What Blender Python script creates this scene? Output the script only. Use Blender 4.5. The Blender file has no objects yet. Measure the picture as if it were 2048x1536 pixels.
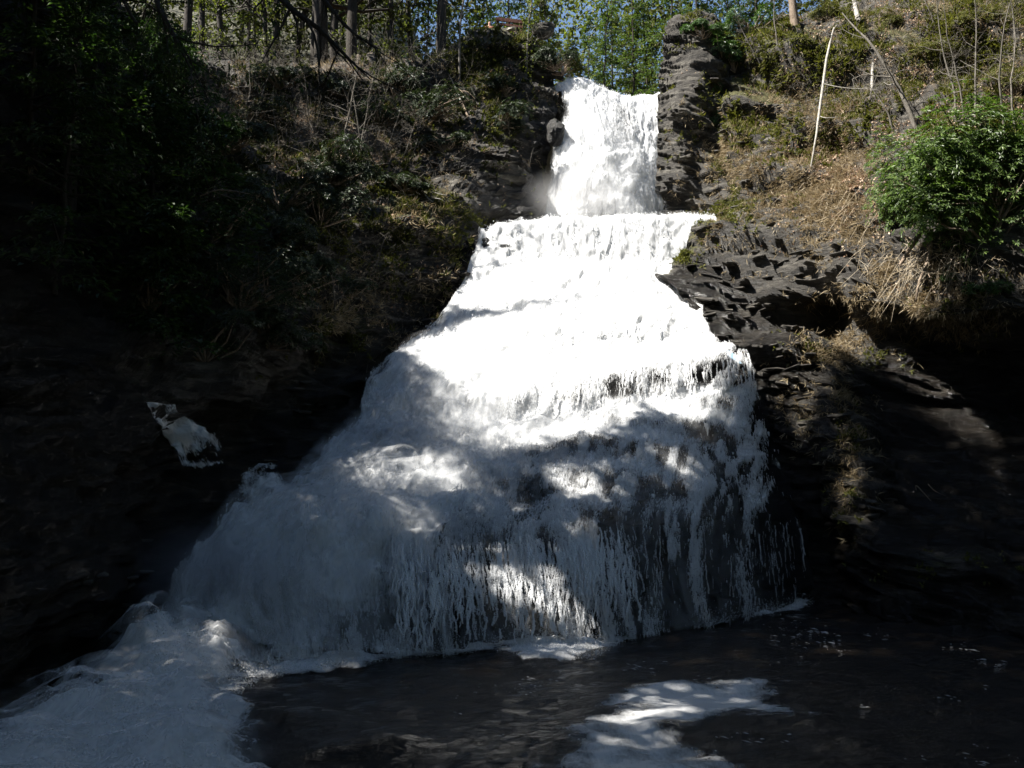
import bpy, math, random
import numpy as np
from mathutils import Vector
from mathutils.bvhtree import BVHTree

random.seed(7)
RNG = np.random.default_rng(7)
scene = bpy.context.scene
COL = scene.collection

# ------------------------------------------------------------------ camera, sky, sun, exposure
CAM_H, FPX, PITCH = 4.6, 1900.0, math.atan(162 / 1900.0)
cam_data = bpy.data.cameras.new('camera')
cam_data.sensor_width = 36.0
cam_data.lens = 36.0 * FPX / 2048.0
cam_data.clip_start, cam_data.clip_end = 0.1, 2000.0
cam = bpy.data.objects.new('camera', cam_data)
cam.location = (0, 0, CAM_H)
cam.rotation_euler = (math.pi / 2 + PITCH, 0, 0)
COL.objects.link(cam)
scene.camera = cam

SUN = Vector((-0.54, -0.12, 0.83)).normalized()       # direction towards the sun
world = bpy.data.worlds.new('World')
scene.world = world
world.use_nodes = True
wn = world.node_tree
wn.nodes.clear()
sky = wn.nodes.new('ShaderNodeTexSky')
sky.sky_type = 'NISHITA'
sky.sun_disc = False
sky.sun_elevation = math.asin(SUN.z)
sky.sun_rotation = math.atan2(SUN.x, SUN.y)
sky.air_density, sky.dust_density, sky.ozone_density = 1.0, 0.4, 1.6
bg = wn.nodes.new('ShaderNodeBackground')
bg.inputs['Strength'].default_value = 0.05
wo = wn.nodes.new('ShaderNodeOutputWorld')
wn.links.new(sky.outputs[0], bg.inputs[0])
wn.links.new(bg.outputs[0], wo.inputs[0])

sun_data = bpy.data.lights.new('sun', 'SUN')
sun_data.energy, sun_data.angle, sun_data.color = 5.0, math.radians(0.53), (1.0, 0.955, 0.88)
sun = bpy.data.objects.new('sun', sun_data)
sun.rotation_euler = SUN.to_track_quat('Z', 'Y').to_euler()
COL.objects.link(sun)

scene.view_settings.view_transform = 'Standard'
scene.view_settings.look = 'None'
scene.view_settings.exposure = 1.85
scene.view_settings.gamma = 1.0
scene.render.engine = 'CYCLES'
scene.cycles.max_bounces = 5
scene.cycles.diffuse_bounces = 3
scene.cycles.transparent_max_bounces = 8
scene.cycles.use_adaptive_sampling = True
scene.cycles.adaptive_threshold = 0.012
scene.cycles.use_denoising = True
scene.cycles.sample_clamp_indirect = 4.0
scene.cycles.caustics_reflective = False
scene.cycles.caustics_refractive = False
scene.cycles.denoiser = 'OPENIMAGEDENOISE'

# ------------------------------------------------------------------ small maths
CP, SP = math.cos(PITCH), math.sin(PITCH)

def at(px, py, Y):
    """a point of the place: seen at photo pixel (px, py), Y metres ahead"""
    dx, dy = (px - 1024) / FPX, (768 - py) / FPX
    fy, fz = CP - dy * SP, SP + dy * CP
    k = Y / fy
    return np.array([dx * k, Y, CAM_H + fz * k])

def pix(P):
    P = np.asarray(P, float)
    x, y, z = P[..., 0], P[..., 1], P[..., 2] - CAM_H
    f = y * CP + z * SP
    u = -y * SP + z * CP
    f = np.maximum(f, 1e-3)
    return 1024 + x / f * FPX, 768 - u / f * FPX, f

def _hash(ix, iy, iz):
    h = (ix * 374761393 + iy * 668265263 + iz * 2147483647 // 3 * 0 + iz * 1274126177) & 0xFFFFFFFF
    h = ((h ^ (h >> 13)) * 1274126177) & 0xFFFFFFFF
    h = ((h ^ (h >> 16)) * 2246822519) & 0xFFFFFFFF
    return ((h ^ (h >> 15)) & 0xFFFFFF) / float(0xFFFFFF)

def noise(P, scale=1.0, off=0.0):
    """value noise, -1..1"""
    P = np.asarray(P, float) * scale + off
    i = np.floor(P).astype(np.int64)
    f = P - i
    f = f * f * f * (f * (f * 6 - 15) + 10)
    r = 0
    for dx in (0, 1):
        wx = f[..., 0] if dx else 1 - f[..., 0]
        for dy in (0, 1):
            wy = f[..., 1] if dy else 1 - f[..., 1]
            for dz in (0, 1):
                wz = f[..., 2] if dz else 1 - f[..., 2]
                r = r + wx * wy * wz * _hash(i[..., 0] + dx, i[..., 1] + dy, i[..., 2] + dz)
    return r * 2 - 1

def fbm(P, scale=1.0, octv=4, off=0.0, gain=0.5):
    r, a = 0, 1.0
    for k in range(octv):
        r = r + a * noise(P, scale * 2.03 ** k, off + 17.3 * k)
        a *= gain
    return r

def sstep(a, b, x):
    t = np.clip((x - a) / (b - a), 0, 1)
    return t * t * (3 - 2 * t)

def unit(v):
    return v / np.maximum(np.linalg.norm(v, axis=-1, keepdims=True), 1e-9)

def _up1(C, n, smooth):
    m = C.shape[0]
    u = np.linspace(0, m - 1, n)
    i = np.minimum(u.astype(int), m - 2)
    f = (u - i).reshape((-1,) + (1,) * (C.ndim - 1))
    p1, p2 = C[i], C[i + 1]
    if not smooth:
        return p1 + (p2 - p1) * f
    p0, p3 = C[np.maximum(i - 1, 0)], C[np.minimum(i + 2, m - 1)]
    t = 0.5
    m1, m2 = (p2 - p0) * t, (p3 - p1) * t
    f2, f3 = f * f, f * f * f
    return (2 * f3 - 3 * f2 + 1) * p1 + (f3 - 2 * f2 + f) * m1 + (-2 * f3 + 3 * f2) * p2 + (f3 - f2) * m2

def upsample(C, nr, nc, row_smooth=True, col_smooth=True):
    A = _up1(C, nr, row_smooth)
    return np.swapaxes(_up1(np.swapaxes(A, 0, 1), nc, col_smooth), 0, 1)

def grid_normals(G):
    du = np.gradient(G, axis=1)
    dv = np.gradient(G, axis=0)
    return unit(np.cross(du, dv))

# ------------------------------------------------------------------ mesh helpers
def mesh_from(name, V, F, attrs=None, smooth=True):
    V = np.ascontiguousarray(V, np.float32)
    F = np.ascontiguousarray(F, np.int32)
    me = bpy.data.meshes.new(name)
    n, k = F.shape
    me.vertices.add(len(V))
    me.vertices.foreach_set('co', V.ravel())
    me.loops.add(n * k)
    me.loops.foreach_set('vertex_index', F.ravel())
    me.polygons.add(n)
    me.polygons.foreach_set('loop_start', np.arange(0, n * k, k, dtype=np.int32))
    me.polygons.foreach_set('use_smooth', np.full(n, bool(smooth)))
    for an, av in (attrs or {}).items():
        a = me.attributes.new(an, 'FLOAT', 'POINT')
        a.data.foreach_set('value', np.ascontiguousarray(av, np.float32).ravel())
    me.update(calc_edges=True)
    return me

def link(name, me, mat=None, parent=None):
    o = bpy.data.objects.new(name, me)
    COL.objects.link(o)
    if mat is not None:
        me.materials.append(mat)
    if parent is not None:
        o.parent = parent
        o.matrix_parent_inverse = parent_inv(parent)
    return o

def parent_inv(p):
    from mathutils import Matrix
    return (Matrix.Translation(p.location) @ p.rotation_euler.to_matrix().to_4x4() @ Matrix.Diagonal((*p.scale, 1))).inverted()

def tag(o, label=None, cat=None, group=None, kind=None):
    if label: o['label'] = label
    if cat: o['category'] = cat
    if group: o['group'] = group
    if kind: o['kind'] = kind
    return o

def thing(name, loc, label, cat, group=None):
    o = bpy.data.objects.new(name, None)
    o.empty_display_size = 0.3
    o.location = Vector([float(c) for c in loc])
    COL.objects.link(o)
    return tag(o, label, cat, group)

def grid_faces(nr, nc):
    i = np.arange(nr * nc).reshape(nr, nc)
    return np.stack([i[:-1, :-1], i[1:, :-1], i[1:, 1:], i[:-1, 1:]], -1).reshape(-1, 4)

def tubes(segs, sides=5):
    """segs: array (n, 8): p0, p1, r0, r1 -> V, F"""
    S = np.asarray(segs, float).reshape(-1, 8)
    p0, p1, r0, r1 = S[:, :3], S[:, 3:6], S[:, 6], S[:, 7]
    d = unit(p1 - p0)
    ref = np.where(np.abs(d[:, 2:3]) > 0.9, np.array([[1.0, 0, 0]]), np.array([[0, 0, 1.0]]))
    a = unit(np.cross(d, ref))
    b = np.cross(d, a)
    th = np.arange(sides) * 2 * math.pi / sides
    ring = a[:, None] * np.cos(th)[None, :, None] + b[:, None] * np.sin(th)[None, :, None]
    V = np.concatenate([p0[:, None] + ring * r0[:, None, None], p1[:, None] + ring * r1[:, None, None]], 1)
    base = (np.arange(len(S)) * 2 * sides)[:, None]
    k = np.arange(sides)
    k2 = (k + 1) % sides
    F = np.stack([base + k, base + k2, base + sides + k2, base + sides + k], -1)
    return V.reshape(-1, 3), F.reshape(-1, 4)

def leaves(C, D, U, L, W, fold=0.25, rnd=None):
    """leaf shaped rhombs: centre-base C, direction D, normal U, length L, width W -> V, F, rnd"""
    C = np.asarray(C, float); n = len(C)
    D = unit(np.asarray(D, float))
    S = unit(np.cross(D, np.asarray(U, float)))
    N = np.cross(S, D)
    L = np.broadcast_to(np.asarray(L, float), (n,))[:, None]
    W = np.broadcast_to(np.asarray(W, float), (n,))[:, None]
    mid = C + D * L * 0.5
    V = np.stack([C, mid + S * W * 0.5 + N * W * fold, C + D * L - N * L * 0.12, mid - S * W * 0.5 + N * W * fold], 1)
    b = (np.arange(n) * 4)[:, None]
    F = np.concatenate([b + np.array([[0, 1, 2]]), b + np.array([[0, 2, 3]])], 0)
    r = RNG.random(n) if rnd is None else rnd
    return V.reshape(-1, 3), F, np.repeat(r, 4)

def rand_dirs(n):
    return unit(RNG.normal(size=(n, 3)))

# ------------------------------------------------------------------ materials
def new_mat(name):
    m = bpy.data.materials.new(name)
    m.use_nodes = True
    nt = m.node_tree
    nt.nodes.clear()
    return m, nt, nt.nodes, nt.links

def N(nodes, kind, **kw):
    n = nodes.new(kind)
    for k, v in kw.items():
        if k.startswith('i_'):
            n.inputs[k[2:].replace('_', ' ')].default_value = v
        else:
            setattr(n, k, v)
    return n

def ramp(nodes, stops):
    r = nodes.new('ShaderNodeValToRGB')
    e = r.color_ramp.elements
    while len(e) < len(stops):
        e.new(0.5)
    for el, (p, c) in zip(e, stops):
        el.position = p
        el.color = (*c, 1) if len(c) == 3 else c
    return r

def rock_material(name, dark, mid, light, moss=(0.055, 0.062, 0.012), soil=(0.16, 0.115, 0.07), rough=0.75):
    """layered shale; vertex attributes moss / soil / wet say where moss, litter, seepage and painted wall shade lie"""
    m, nt, ns, lk = new_mat(name)
    geo = N(ns, 'ShaderNodeNewGeometry')
    mp = N(ns, 'ShaderNodeMapping')
    mp.inputs['Scale'].default_value = (0.5, 0.5, 2.4)
    mp.inputs['Rotation'].default_value = (0.15, 0.32, 0)
    lk.new(geo.outputs['Position'], mp.inputs[0])
    n1 = N(ns, 'ShaderNodeTexNoise', i_Scale=1.3, i_Detail=7.0, i_Roughness=0.68)
    lk.new(mp.outputs[0], n1.inputs['Vector'])
    cr = ramp(ns, [(0.28, dark), (0.5, mid), (0.72, light)])
    lk.new(n1.outputs['Fac'], cr.inputs[0])
    n2 = N(ns, 'ShaderNodeTexNoise', i_Scale=3.2, i_Detail=4.0, i_Roughness=0.7)
    lk.new(geo.outputs['Position'], n2.inputs['Vector'])
    def layer(col_socket, attr, color_a, color_b, amount):
        a = N(ns, 'ShaderNodeAttribute', attribute_name=attr)
        ad = N(ns, 'ShaderNodeMath', operation='ADD')
        lk.new(a.outputs['Fac'], ad.inputs[0])
        lk.new(n2.outputs['Fac'], ad.inputs[1])
        mr = N(ns, 'ShaderNodeMapRange', i_From_Min=0.92, i_From_Max=1.12, i_To_Max=amount)
        lk.new(ad.outputs[0], mr.inputs[0])
        n3 = N(ns, 'ShaderNodeTexNoise', i_Scale=14.0, i_Detail=4.0)
        lk.new(geo.outputs['Position'], n3.inputs['Vector'])
        c2 = ramp(ns, [(0.35, color_a), (0.65, color_b)])
        lk.new(n3.outputs['Fac'], c2.inputs[0])
        mx = N(ns, 'ShaderNodeMixRGB')
        lk.new(mr.outputs[0], mx.inputs[0])
        lk.new(col_socket, mx.inputs[1])
        lk.new(c2.outputs[0], mx.inputs[2])
        return mx.outputs[0], mr.outputs[0]
    c, _ = layer(cr.outputs[0], 'soil', tuple(x * 0.55 for x in soil), soil, 0.92)
    c, mm = layer(c, 'moss', tuple(x * 0.5 for x in moss), moss, 0.95)
    wa = N(ns, 'ShaderNodeAttribute', attribute_name='wet_shade')
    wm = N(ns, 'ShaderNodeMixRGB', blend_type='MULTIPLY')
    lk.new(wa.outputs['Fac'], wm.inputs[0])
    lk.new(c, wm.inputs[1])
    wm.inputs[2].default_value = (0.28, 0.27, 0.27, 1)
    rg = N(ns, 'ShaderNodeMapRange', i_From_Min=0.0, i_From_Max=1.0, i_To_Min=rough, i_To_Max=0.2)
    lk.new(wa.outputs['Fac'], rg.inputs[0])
    nb = N(ns, 'ShaderNodeTexNoise', i_Scale=5.0, i_Detail=7.0, i_Roughness=0.78)
    lk.new(mp.outputs[0], nb.inputs['Vector'])
    bp = N(ns, 'ShaderNodeBump', i_Strength=1.0, i_Distance=0.22)
    lk.new(nb.outputs['Fac'], bp.inputs['Height'])
    b = N(ns, 'ShaderNodeBsdfPrincipled')
    lk.new(wm.outputs[0], b.inputs['Base Color'])
    lk.new(rg.outputs[0], b.inputs['Roughness'])
    lk.new(bp.outputs[0], b.inputs['Normal'])
    b.inputs['Specular IOR Level'].default_value = 0.4
    o = N(ns, 'ShaderNodeOutputMaterial')
    lk.new(b.outputs[0], o.inputs[0])
    return m

def leaf_material(name, stops, trans=0.35, rough=0.45, spec=0.4, tint=(1.3, 1.5, 0.6)):
    m, nt, ns, lk = new_mat(name)
    a = N(ns, 'ShaderNodeAttribute', attribute_name='rnd')
    cr = ramp(ns, stops)
    lk.new(a.outputs['Fac'], cr.inputs[0])
    b = N(ns, 'ShaderNodeBsdfPrincipled', i_Roughness=rough)
    b.inputs['Specular IOR Level'].default_value = spec
    lk.new(cr.outputs[0], b.inputs['Base Color'])
    t = N(ns, 'ShaderNodeBsdfTranslucent')
    g = N(ns, 'ShaderNodeMixRGB', blend_type='MULTIPLY', i_Fac=1.0)
    lk.new(cr.outputs[0], g.inputs[1])
    g.inputs[2].default_value = (*tint, 1)
    lk.new(g.outputs[0], t.inputs[0])
    mx = N(ns, 'ShaderNodeMixShader', i_Fac=trans)
    lk.new(b.outputs[0], mx.inputs[1])
    lk.new(t.outputs[0], mx.inputs[2])
    o = N(ns, 'ShaderNodeOutputMaterial')
    lk.new(mx.outputs[0], o.inputs[0])
    return m

def bark_material(name, a, b_, scale=6.0, rough=0.9):
    m, nt, ns, lk = new_mat(name)
    geo = N(ns, 'ShaderNodeNewGeometry')
    mp = N(ns, 'ShaderNodeMapping')
    mp.inputs['Scale'].default_value = (2.5, 2.5, 0.6)
    lk.new(geo.outputs['Position'], mp.inputs[0])
    n1 = N(ns, 'ShaderNodeTexNoise', i_Scale=scale, i_Detail=6.0, i_Roughness=0.7)
    lk.new(mp.outputs[0], n1.inputs['Vector'])
    cr = ramp(ns, [(0.32, a), (0.68, b_)])
    lk.new(n1.outputs['Fac'], cr.inputs[0])
    bp = N(ns, 'ShaderNodeBump', i_Strength=0.8, i_Distance=0.05)
    lk.new(n1.outputs['Fac'], bp.inputs['Height'])
    b = N(ns, 'ShaderNodeBsdfPrincipled', i_Roughness=rough)
    b.inputs['Specular IOR Level'].default_value = 0.25
    lk.new(cr.outputs[0], b.inputs['Base Color'])
    lk.new(bp.outputs[0], b.inputs['Normal'])
    o = N(ns, 'ShaderNodeOutputMaterial')
    lk.new(b.outputs[0], o.inputs[0])
    return m

M_BANK = rock_material('layered_rock', (0.012, 0.011, 0.009), (0.046, 0.040, 0.032), (0.19, 0.175, 0.145), moss=(0.085, 0.082, 0.016), soil=(0.135, 0.098, 0.06))
M_SHALE = rock_material('wet_dark_rock', (0.010, 0.010, 0.010), (0.024, 0.022, 0.020), (0.055, 0.052, 0.048), rough=0.6)
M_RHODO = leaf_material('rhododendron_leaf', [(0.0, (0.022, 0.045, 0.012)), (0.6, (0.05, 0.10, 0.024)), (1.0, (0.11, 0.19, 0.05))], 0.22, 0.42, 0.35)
M_RHODO_YELLOW = leaf_material('loose_rhododendron_leaf', [(0.0, (0.028, 0.05, 0.012)), (0.6, (0.068, 0.115, 0.024)), (1.0, (0.15, 0.21, 0.055))], 0.28, 0.45, 0.3)  # yellower green leaf of the right bank shrubs
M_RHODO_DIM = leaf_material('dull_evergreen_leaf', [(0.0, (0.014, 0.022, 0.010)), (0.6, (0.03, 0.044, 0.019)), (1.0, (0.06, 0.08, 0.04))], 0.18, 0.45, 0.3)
M_HEMLOCK = leaf_material('hemlock_needles', [(0.0, (0.012, 0.028, 0.010)), (0.6, (0.03, 0.06, 0.016)), (1.0, (0.06, 0.10, 0.025))], 0.3, 0.55)
M_PINE = leaf_material('bright_conifer_needles', [(0.0, (0.025, 0.042, 0.012)), (0.5, (0.06, 0.09, 0.026)), (1.0, (0.10, 0.14, 0.045))], 0.42, 0.6, 0.3, (1.2, 1.35, .6))  # brighter needle green than the hemlocks
M_OLIVE = leaf_material('spring_leaf', [(0.0, (0.04, 0.045, 0.014)), (0.5, (0.09, 0.095, 0.025)), (1.0, (0.15, 0.17, 0.045))], 0.45, 0.6)
M_GRASS = leaf_material('dead_grass', [(0.0, (0.17, 0.13, 0.075)), (0.6, (0.32, 0.26, 0.165)), (1.0, (0.50, 0.43, 0.31))], 0.3, 0.7, 0.2, (1.05, 1.0, .9))
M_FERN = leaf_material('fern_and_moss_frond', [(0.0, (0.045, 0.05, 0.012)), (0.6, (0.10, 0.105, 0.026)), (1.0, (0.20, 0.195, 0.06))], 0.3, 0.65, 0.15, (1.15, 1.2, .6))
M_LITTER = leaf_material('fallen_leaf', [(0.0, (0.16, 0.10, 0.065)), (0.6, (0.34, 0.235, 0.16)), (1.0, (0.58, 0.47, 0.36))], 0.15, 0.8, 0.2, (1.1, .95, .8))
M_BARK = bark_material('dark_bark', (0.02, 0.017, 0.014), (0.065, 0.055, 0.045))
M_GREYBARK = bark_material('grey_twig_bark', (0.06, 0.054, 0.045), (0.21, 0.19, 0.16))
M_PALE = bark_material('bleached_wood', (0.17, 0.155, 0.135), (0.50, 0.47, 0.42), 9.0)
M_DEADWOOD = bark_material('dead_wood', (0.13, 0.095, 0.065), (0.32, 0.25, 0.19))
M_RAIL = bark_material('weathered_rail_wood', (0.05, 0.02, 0.015), (0.11, 0.045, 0.03))
#@@STRUCTURE
# ------------------------------------------------------------------ the gorge: control points (photo x, photo y, metres ahead)
def ctrl(rows):
    return np.array([[at(*p) for p in r] for r in rows])

FALL_ROWS = [
 [(1085,262,57),(1130,262,57),(1205,265,57),(1265,265,57),(1325,262,57)],
 [(1112,168,50.5),(1160,162,50.0),(1205,177,50.0),(1250,193,50.5),(1330,187,51.0)],
 [(1132,230,49.6),(1165,230,49.0),(1212,235,48.9),(1264,240,49.6),(1332,235,50.2)],
 [(1110,275,49.0),(1160,300,48.1),(1215,305,47.8),(1268,305,48.3),(1330,300,49.6)],
 [(1110,345,48.6),(1150,370,47.3),(1210,375,47.0),(1268,375,47.3),(1326,370,48.9)],
 [(1085,492,47.5),(1140,500,46.5),(1205,502,46.3),(1268,502,46.3),(1330,497,47.9)],
 [(956,462,41.0),(1080,443,41.4),(1200,436,41.6),(1310,432,41.8),(1430,433,42.3)],
 [(945,512,40.5),(1075,520,40.6),(1190,522,40.8),(1310,525,41.0),(1435,520,41.6)],
 [(930,565,39.4),(1060,580,39.0),(1180,590,38.8),(1290,600,38.8),(1400,600,39.5)],
 [(868,655,37.2),(1020,650,37.0),(1150,650,36.8),(1290,636,36.6),(1405,640,37.3)],
 [(790,710,35.8),(980,700,35.8),(1130,695,35.8),(1290,686,35.9),(1445,688,36.0)],
 [(735,765,34.6),(900,770,34.2),(1080,768,34.0),(1300,733,34.4),(1502,714,35.1)],
 [(727,802,34.0),(890,810,33.6),(1068,808,33.5),(1300,770,34.0),(1506,750,34.8)],
 [(720,840,33.2),(880,860,32.8),(1060,850,33.0),(1300,806,33.6),(1508,780,34.5)],
 [(640,915,31.2),(820,940,30.6),(1040,925,30.8),(1300,890,31.6),(1535,860,33.9)],
 [(575,1000,28.8),(760,1010,28.0),(1010,1010,28.4),(1300,980,29.4),(1570,960,33.0)],
 [(460,1050,26.7),(690,1070,25.7),(980,1075,26.4),(1290,1045,27.9),(1588,1040,32.3)],
 [(350,1185,24.0),(640,1190,23.9),(970,1190,25.1),(1285,1160,26.8),(1598,1130,31.7)],
 [(290,1345,21.7),(670,1322,22.8),(1000,1300,24.0),(1300,1270,26.0),(1606,1222,31.0)],
]
FALL_COV = np.array([
 [1,1,1,1,1],[.8,.95,.95,.85,1],[.35,.95,.9,.62,1],[.75,1,.9,.9,1],[.8,1,1,1,.9],[1,1,1,1,1],
 [.85,1,1,1,1],[.9,1,.95,1,1],[1,1,1,1,1],[1,1,1,.95,.9],[.9,1,.97,.85,.8],[.85,1,1,.85,.62],
 [.75,1,.72,.58,.30],[.85,1,.95,.92,.75],[.85,1,.72,.58,.48],[.95,1,.70,.58,.38],[1,.95,.66,.48,.22],
 [1,.74,.52,.34,.05],[1,.7,.5,.3,.0]], float)
FALL_TURB = np.array([
 [.1]*5,[.1,.25,.2,.1,.1],[.2,.4,.35,.2,.2],[.3,.5,.5,.4,.3],[.4,.6,.6,.6,.4],[.5,.7,.7,.7,.5],
 [.15,.2,.2,.2,.2],[.15]*5,[.25,.3,.3,.3,.2],[.25,.3,.3,.2,.1],[.3,.45,.3,.15,.1],[.35,.6,.3,.1,.05],
 [.4,.8,.35,.06,.04],[.5,.9,.4,.1,.05],[.6,1,.5,.12,.05],[.7,1,.4,.1,.05],[.75,.9,.2,.08,.05],
 [.75,.6,.1,.05,.04],[.7,.5,.2,.12,.05]], float)

LEFT_ROWS = [
 [(1130,170,60),(1000,175,62),(800,180,66),(550,170,66),(300,120,62),(0,-60,52),(-400,-420,40),(-2600,-1400,34)],
 [(1098,108,51.5),(1000,64,52),(800,130,50),(600,140,49),(380,120,46),(150,-50,36),(-250,-300,26),(-2600,-1400,24)],
 [(1112,200,50.3),(1000,150,50),(800,220,47),(600,220,46),(400,210,43),(170,120,32),(-250,0,24),(-2400,-500,20)],
 [(1100,290,49),(980,270,46.5),(820,290,44.5),(620,300,42),(430,300,38),(190,280,29.5),(-250,250,22),(-2200,0,18)],
 [(1095,390,48),(985,355,45.5),(830,375,42.8),(640,390,39),(450,400,35),(200,420,28.5),(-250,500,21),(-2000,300,16)],
 [(1010,500,43.2),(935,452,41.5),(850,430,40),(680,460,37),(480,500,33),(210,550,27.5),(-250,700,20),(-2000,600,15)],
 [(965,520,41.4),(905,520,39.5),(820,510,38.2),(680,560,35.8),(510,600,32),(215,680,26.5),(-250,850,19),(-2000,800,14)],
 [(945,582,40.0),(885,590,38.4),(790,600,37),(670,650,34.5),(520,700,31),(220,800,25.5),(-250,950,18.2),(-2000,1000,13)],
 [(905,640,38.4),(845,652,37),(750,672,36),(640,712,34.3),(500,770,31),(225,900,24.6),(-250,1050,17.5),(-2000,1100,12.5)],
 [(815,715,36.3),(745,735,35.2),(660,765,34),(580,805,32.6),(440,838,30.5),(225,960,24),(-250,1130,17),(-2000,1200,12)],
 [(755,800,34.4),(705,832,33.4),(630,862,32.5),(560,895,31.2),(410,905,29.3),(230,1030,23.6),(-250,1200,16.5),(-2000,1300,11.5)],
 [(700,900,32.2),(630,928,31),(560,940,30.2),(480,945,29.3),(370,945,28.4),(230,1090,23.2),(-250,1280,16),(-2000,1400,11)],
 [(620,990,30),(545,992,29),(475,995,28.2),(400,1010,27.2),(320,1020,26.5),(215,1150,22.6),(-250,1350,15.5),(-2000,1500,10.5)],
 [(490,1065,27.2),(430,1075,26.4),(370,1100,25.8),(310,1130,25.0),(255,1130,24.6),(180,1220,22.0),(-250,1420,15),(-2000,1600,10)],
 [(400,1180,24.9),(335,1200,24.4),(290,1220,23.8),(245,1240,23.2),(205,1240,22.8),(130,1300,21.0),(-250,1500,14.6),(-2000,1700,9.5)],
 [(340,1410,23.3),(300,1410,22.8),(265,1415,22.3),(225,1420,21.8),(185,1430,21.2),(100,1480,19.6),(-250,1760,13.8),(-2000,2000,9)],
]
RIGHT_ROWS = [
 [(1345,170,60),(1410,165,61),(1480,150,62),(1620,60,62),(1780,-60,60),(1920,-120,58),(2080,-200,56),(2500,-400,52),(4600,-1500,44)],
 [(1333,65,50.5),(1400,25,50),(1470,80,50.5),(1600,40,50),(1780,0,49.5),(1920,-30,49),(2080,-60,48),(2500,-200,45),(4400,-900,34)],
 [(1322,140,49.5),(1395,105,48.5),(1465,170,49.2),(1600,110,46.5),(1780,80,45.5),(1920,60,44.5),(2080,50,43),(2500,-50,39),(4300,-500,30)],
 [(1318,220,48.8),(1390,210,48),(1445,250,47.8),(1590,180,44.5),(1780,170,42),(1920,160,40.5),(2080,150,39),(2500,100,35),(4200,-200,27)],
 [(1316,300,48.3),(1395,300,47.6),(1436,310,46.2),(1580,270,42.8),(1780,250,39),(1920,240,37),(2080,240,35.5),(2500,220,32),(4200,0,25)],
 [(1316,370,48.0),(1405,375,47),(1438,375,44.5),(1570,350,41.5),(1760,330,37.5),(1920,330,34.5),(2080,330,33),(2500,330,30),(4200,200,23)],
 [(1318,450,47.6),(1412,440,45.2),(1424,436,42.4),(1560,430,40),(1740,410,36.3),(1900,420,33),(2080,430,31.5),(2500,430,28.5),(4200,400,21)],
 [(1330,540,44),(1350,503,40.9),(1400,472,40.9),(1530,510,38.8),(1720,500,35.5),(1880,520,32.2),(2080,540,30.5),(2500,540,27.5),(4200,500,19.5)],
 [(1310,547,39.9),(1360,560,39.5),(1410,560,39),(1510,580,37.8),(1690,590,35.0),(1850,628,31.4),(2080,620,29.8),(2500,620,27),(4200,600,18.5)],
 [(1372,610,38.3),(1410,615,38),(1450,620,37.6),(1530,630,37),(1680,655,35.9),(1840,672,33.6),(2080,690,31.5),(2500,690,27.6),(4200,700,18)],
 [(1404,660,37.0),(1440,660,36.6),(1480,670,36.3),(1560,680,35.6),(1660,700,34.6),(1810,742,33.6),(2080,780,32),(2500,780,27.6),(4200,800,17.5)],
 [(1470,712,35.7),(1510,705,35.2),(1550,710,34.8),(1600,720,34.2),(1680,740,33.4),(1800,830,33.4),(2080,870,31.6),(2500,870,27.2),(4200,900,17)],
 [(1495,778,35.0),(1540,772,34.7),(1570,780,34.3),(1620,790,33.6),(1680,792,33),(1800,920,32.6),(2080,960,30.4),(2500,960,26.5),(4200,1000,16.5)],
 [(1530,860,34.4),(1565,860,34.0),(1600,860,33.6),(1650,860,32.8),(1700,880,32),(1810,1000,31),(2080,1030,29),(2500,1050,25.5),(4200,1100,16)],
 [(1565,960,33.6),(1595,960,33.3),(1630,960,32.9),(1670,960,31.6),(1740,980,30.5),(1850,1070,29.4),(2080,1090,27.6),(2500,1120,24.5),(4200,1200,15.5)],
 [(1585,1060,33.0),(1610,1060,32.7),(1640,1080,32.5),(1680,1080,30.8),(1760,1090,29.2),(1870,1130,28.2),(2080,1140,26.6),(2500,1180,23.5),(4200,1300,15)],
 [(1600,1180,32.2),(1630,1180,32.0),(1660,1180,31.6),(1700,1175,30.5),(1780,1180,28.8),(1890,1190,27.6),(2080,1205,26),(2500,1250,22.6),(4200,1400,14.5)],
 [(1605,1290,31.4),(1640,1290,31.1),(1670,1290,30.7),(1710,1290,29.5),(1790,1300,28),(1900,1310,27),(2080,1330,25.2),(2500,1400,21.6),(4200,1700,14)],
]

def strata(P, dip, th, seed):
    """how far each rock layer stands proud, -1..1"""
    q = P[..., 2] + dip[0] * P[..., 0] + dip[1] * P[..., 1] + 0.35 * fbm(P, 0.35, 3, seed)
    k = np.floor(q / th)
    f = q / th - k
    A = np.stack([P[..., 0] * 0.26, P[..., 1] * 0.26, k * 3.71 + seed], -1)
    B = np.stack([P[..., 0] * 0.9, P[..., 1] * 0.9, k * 5.3 + seed], -1)
    edge = 1 - (2 * f - 1) ** 12
    return (noise(A) * 0.75 + 0.45 * noise(B)) * edge

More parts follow.
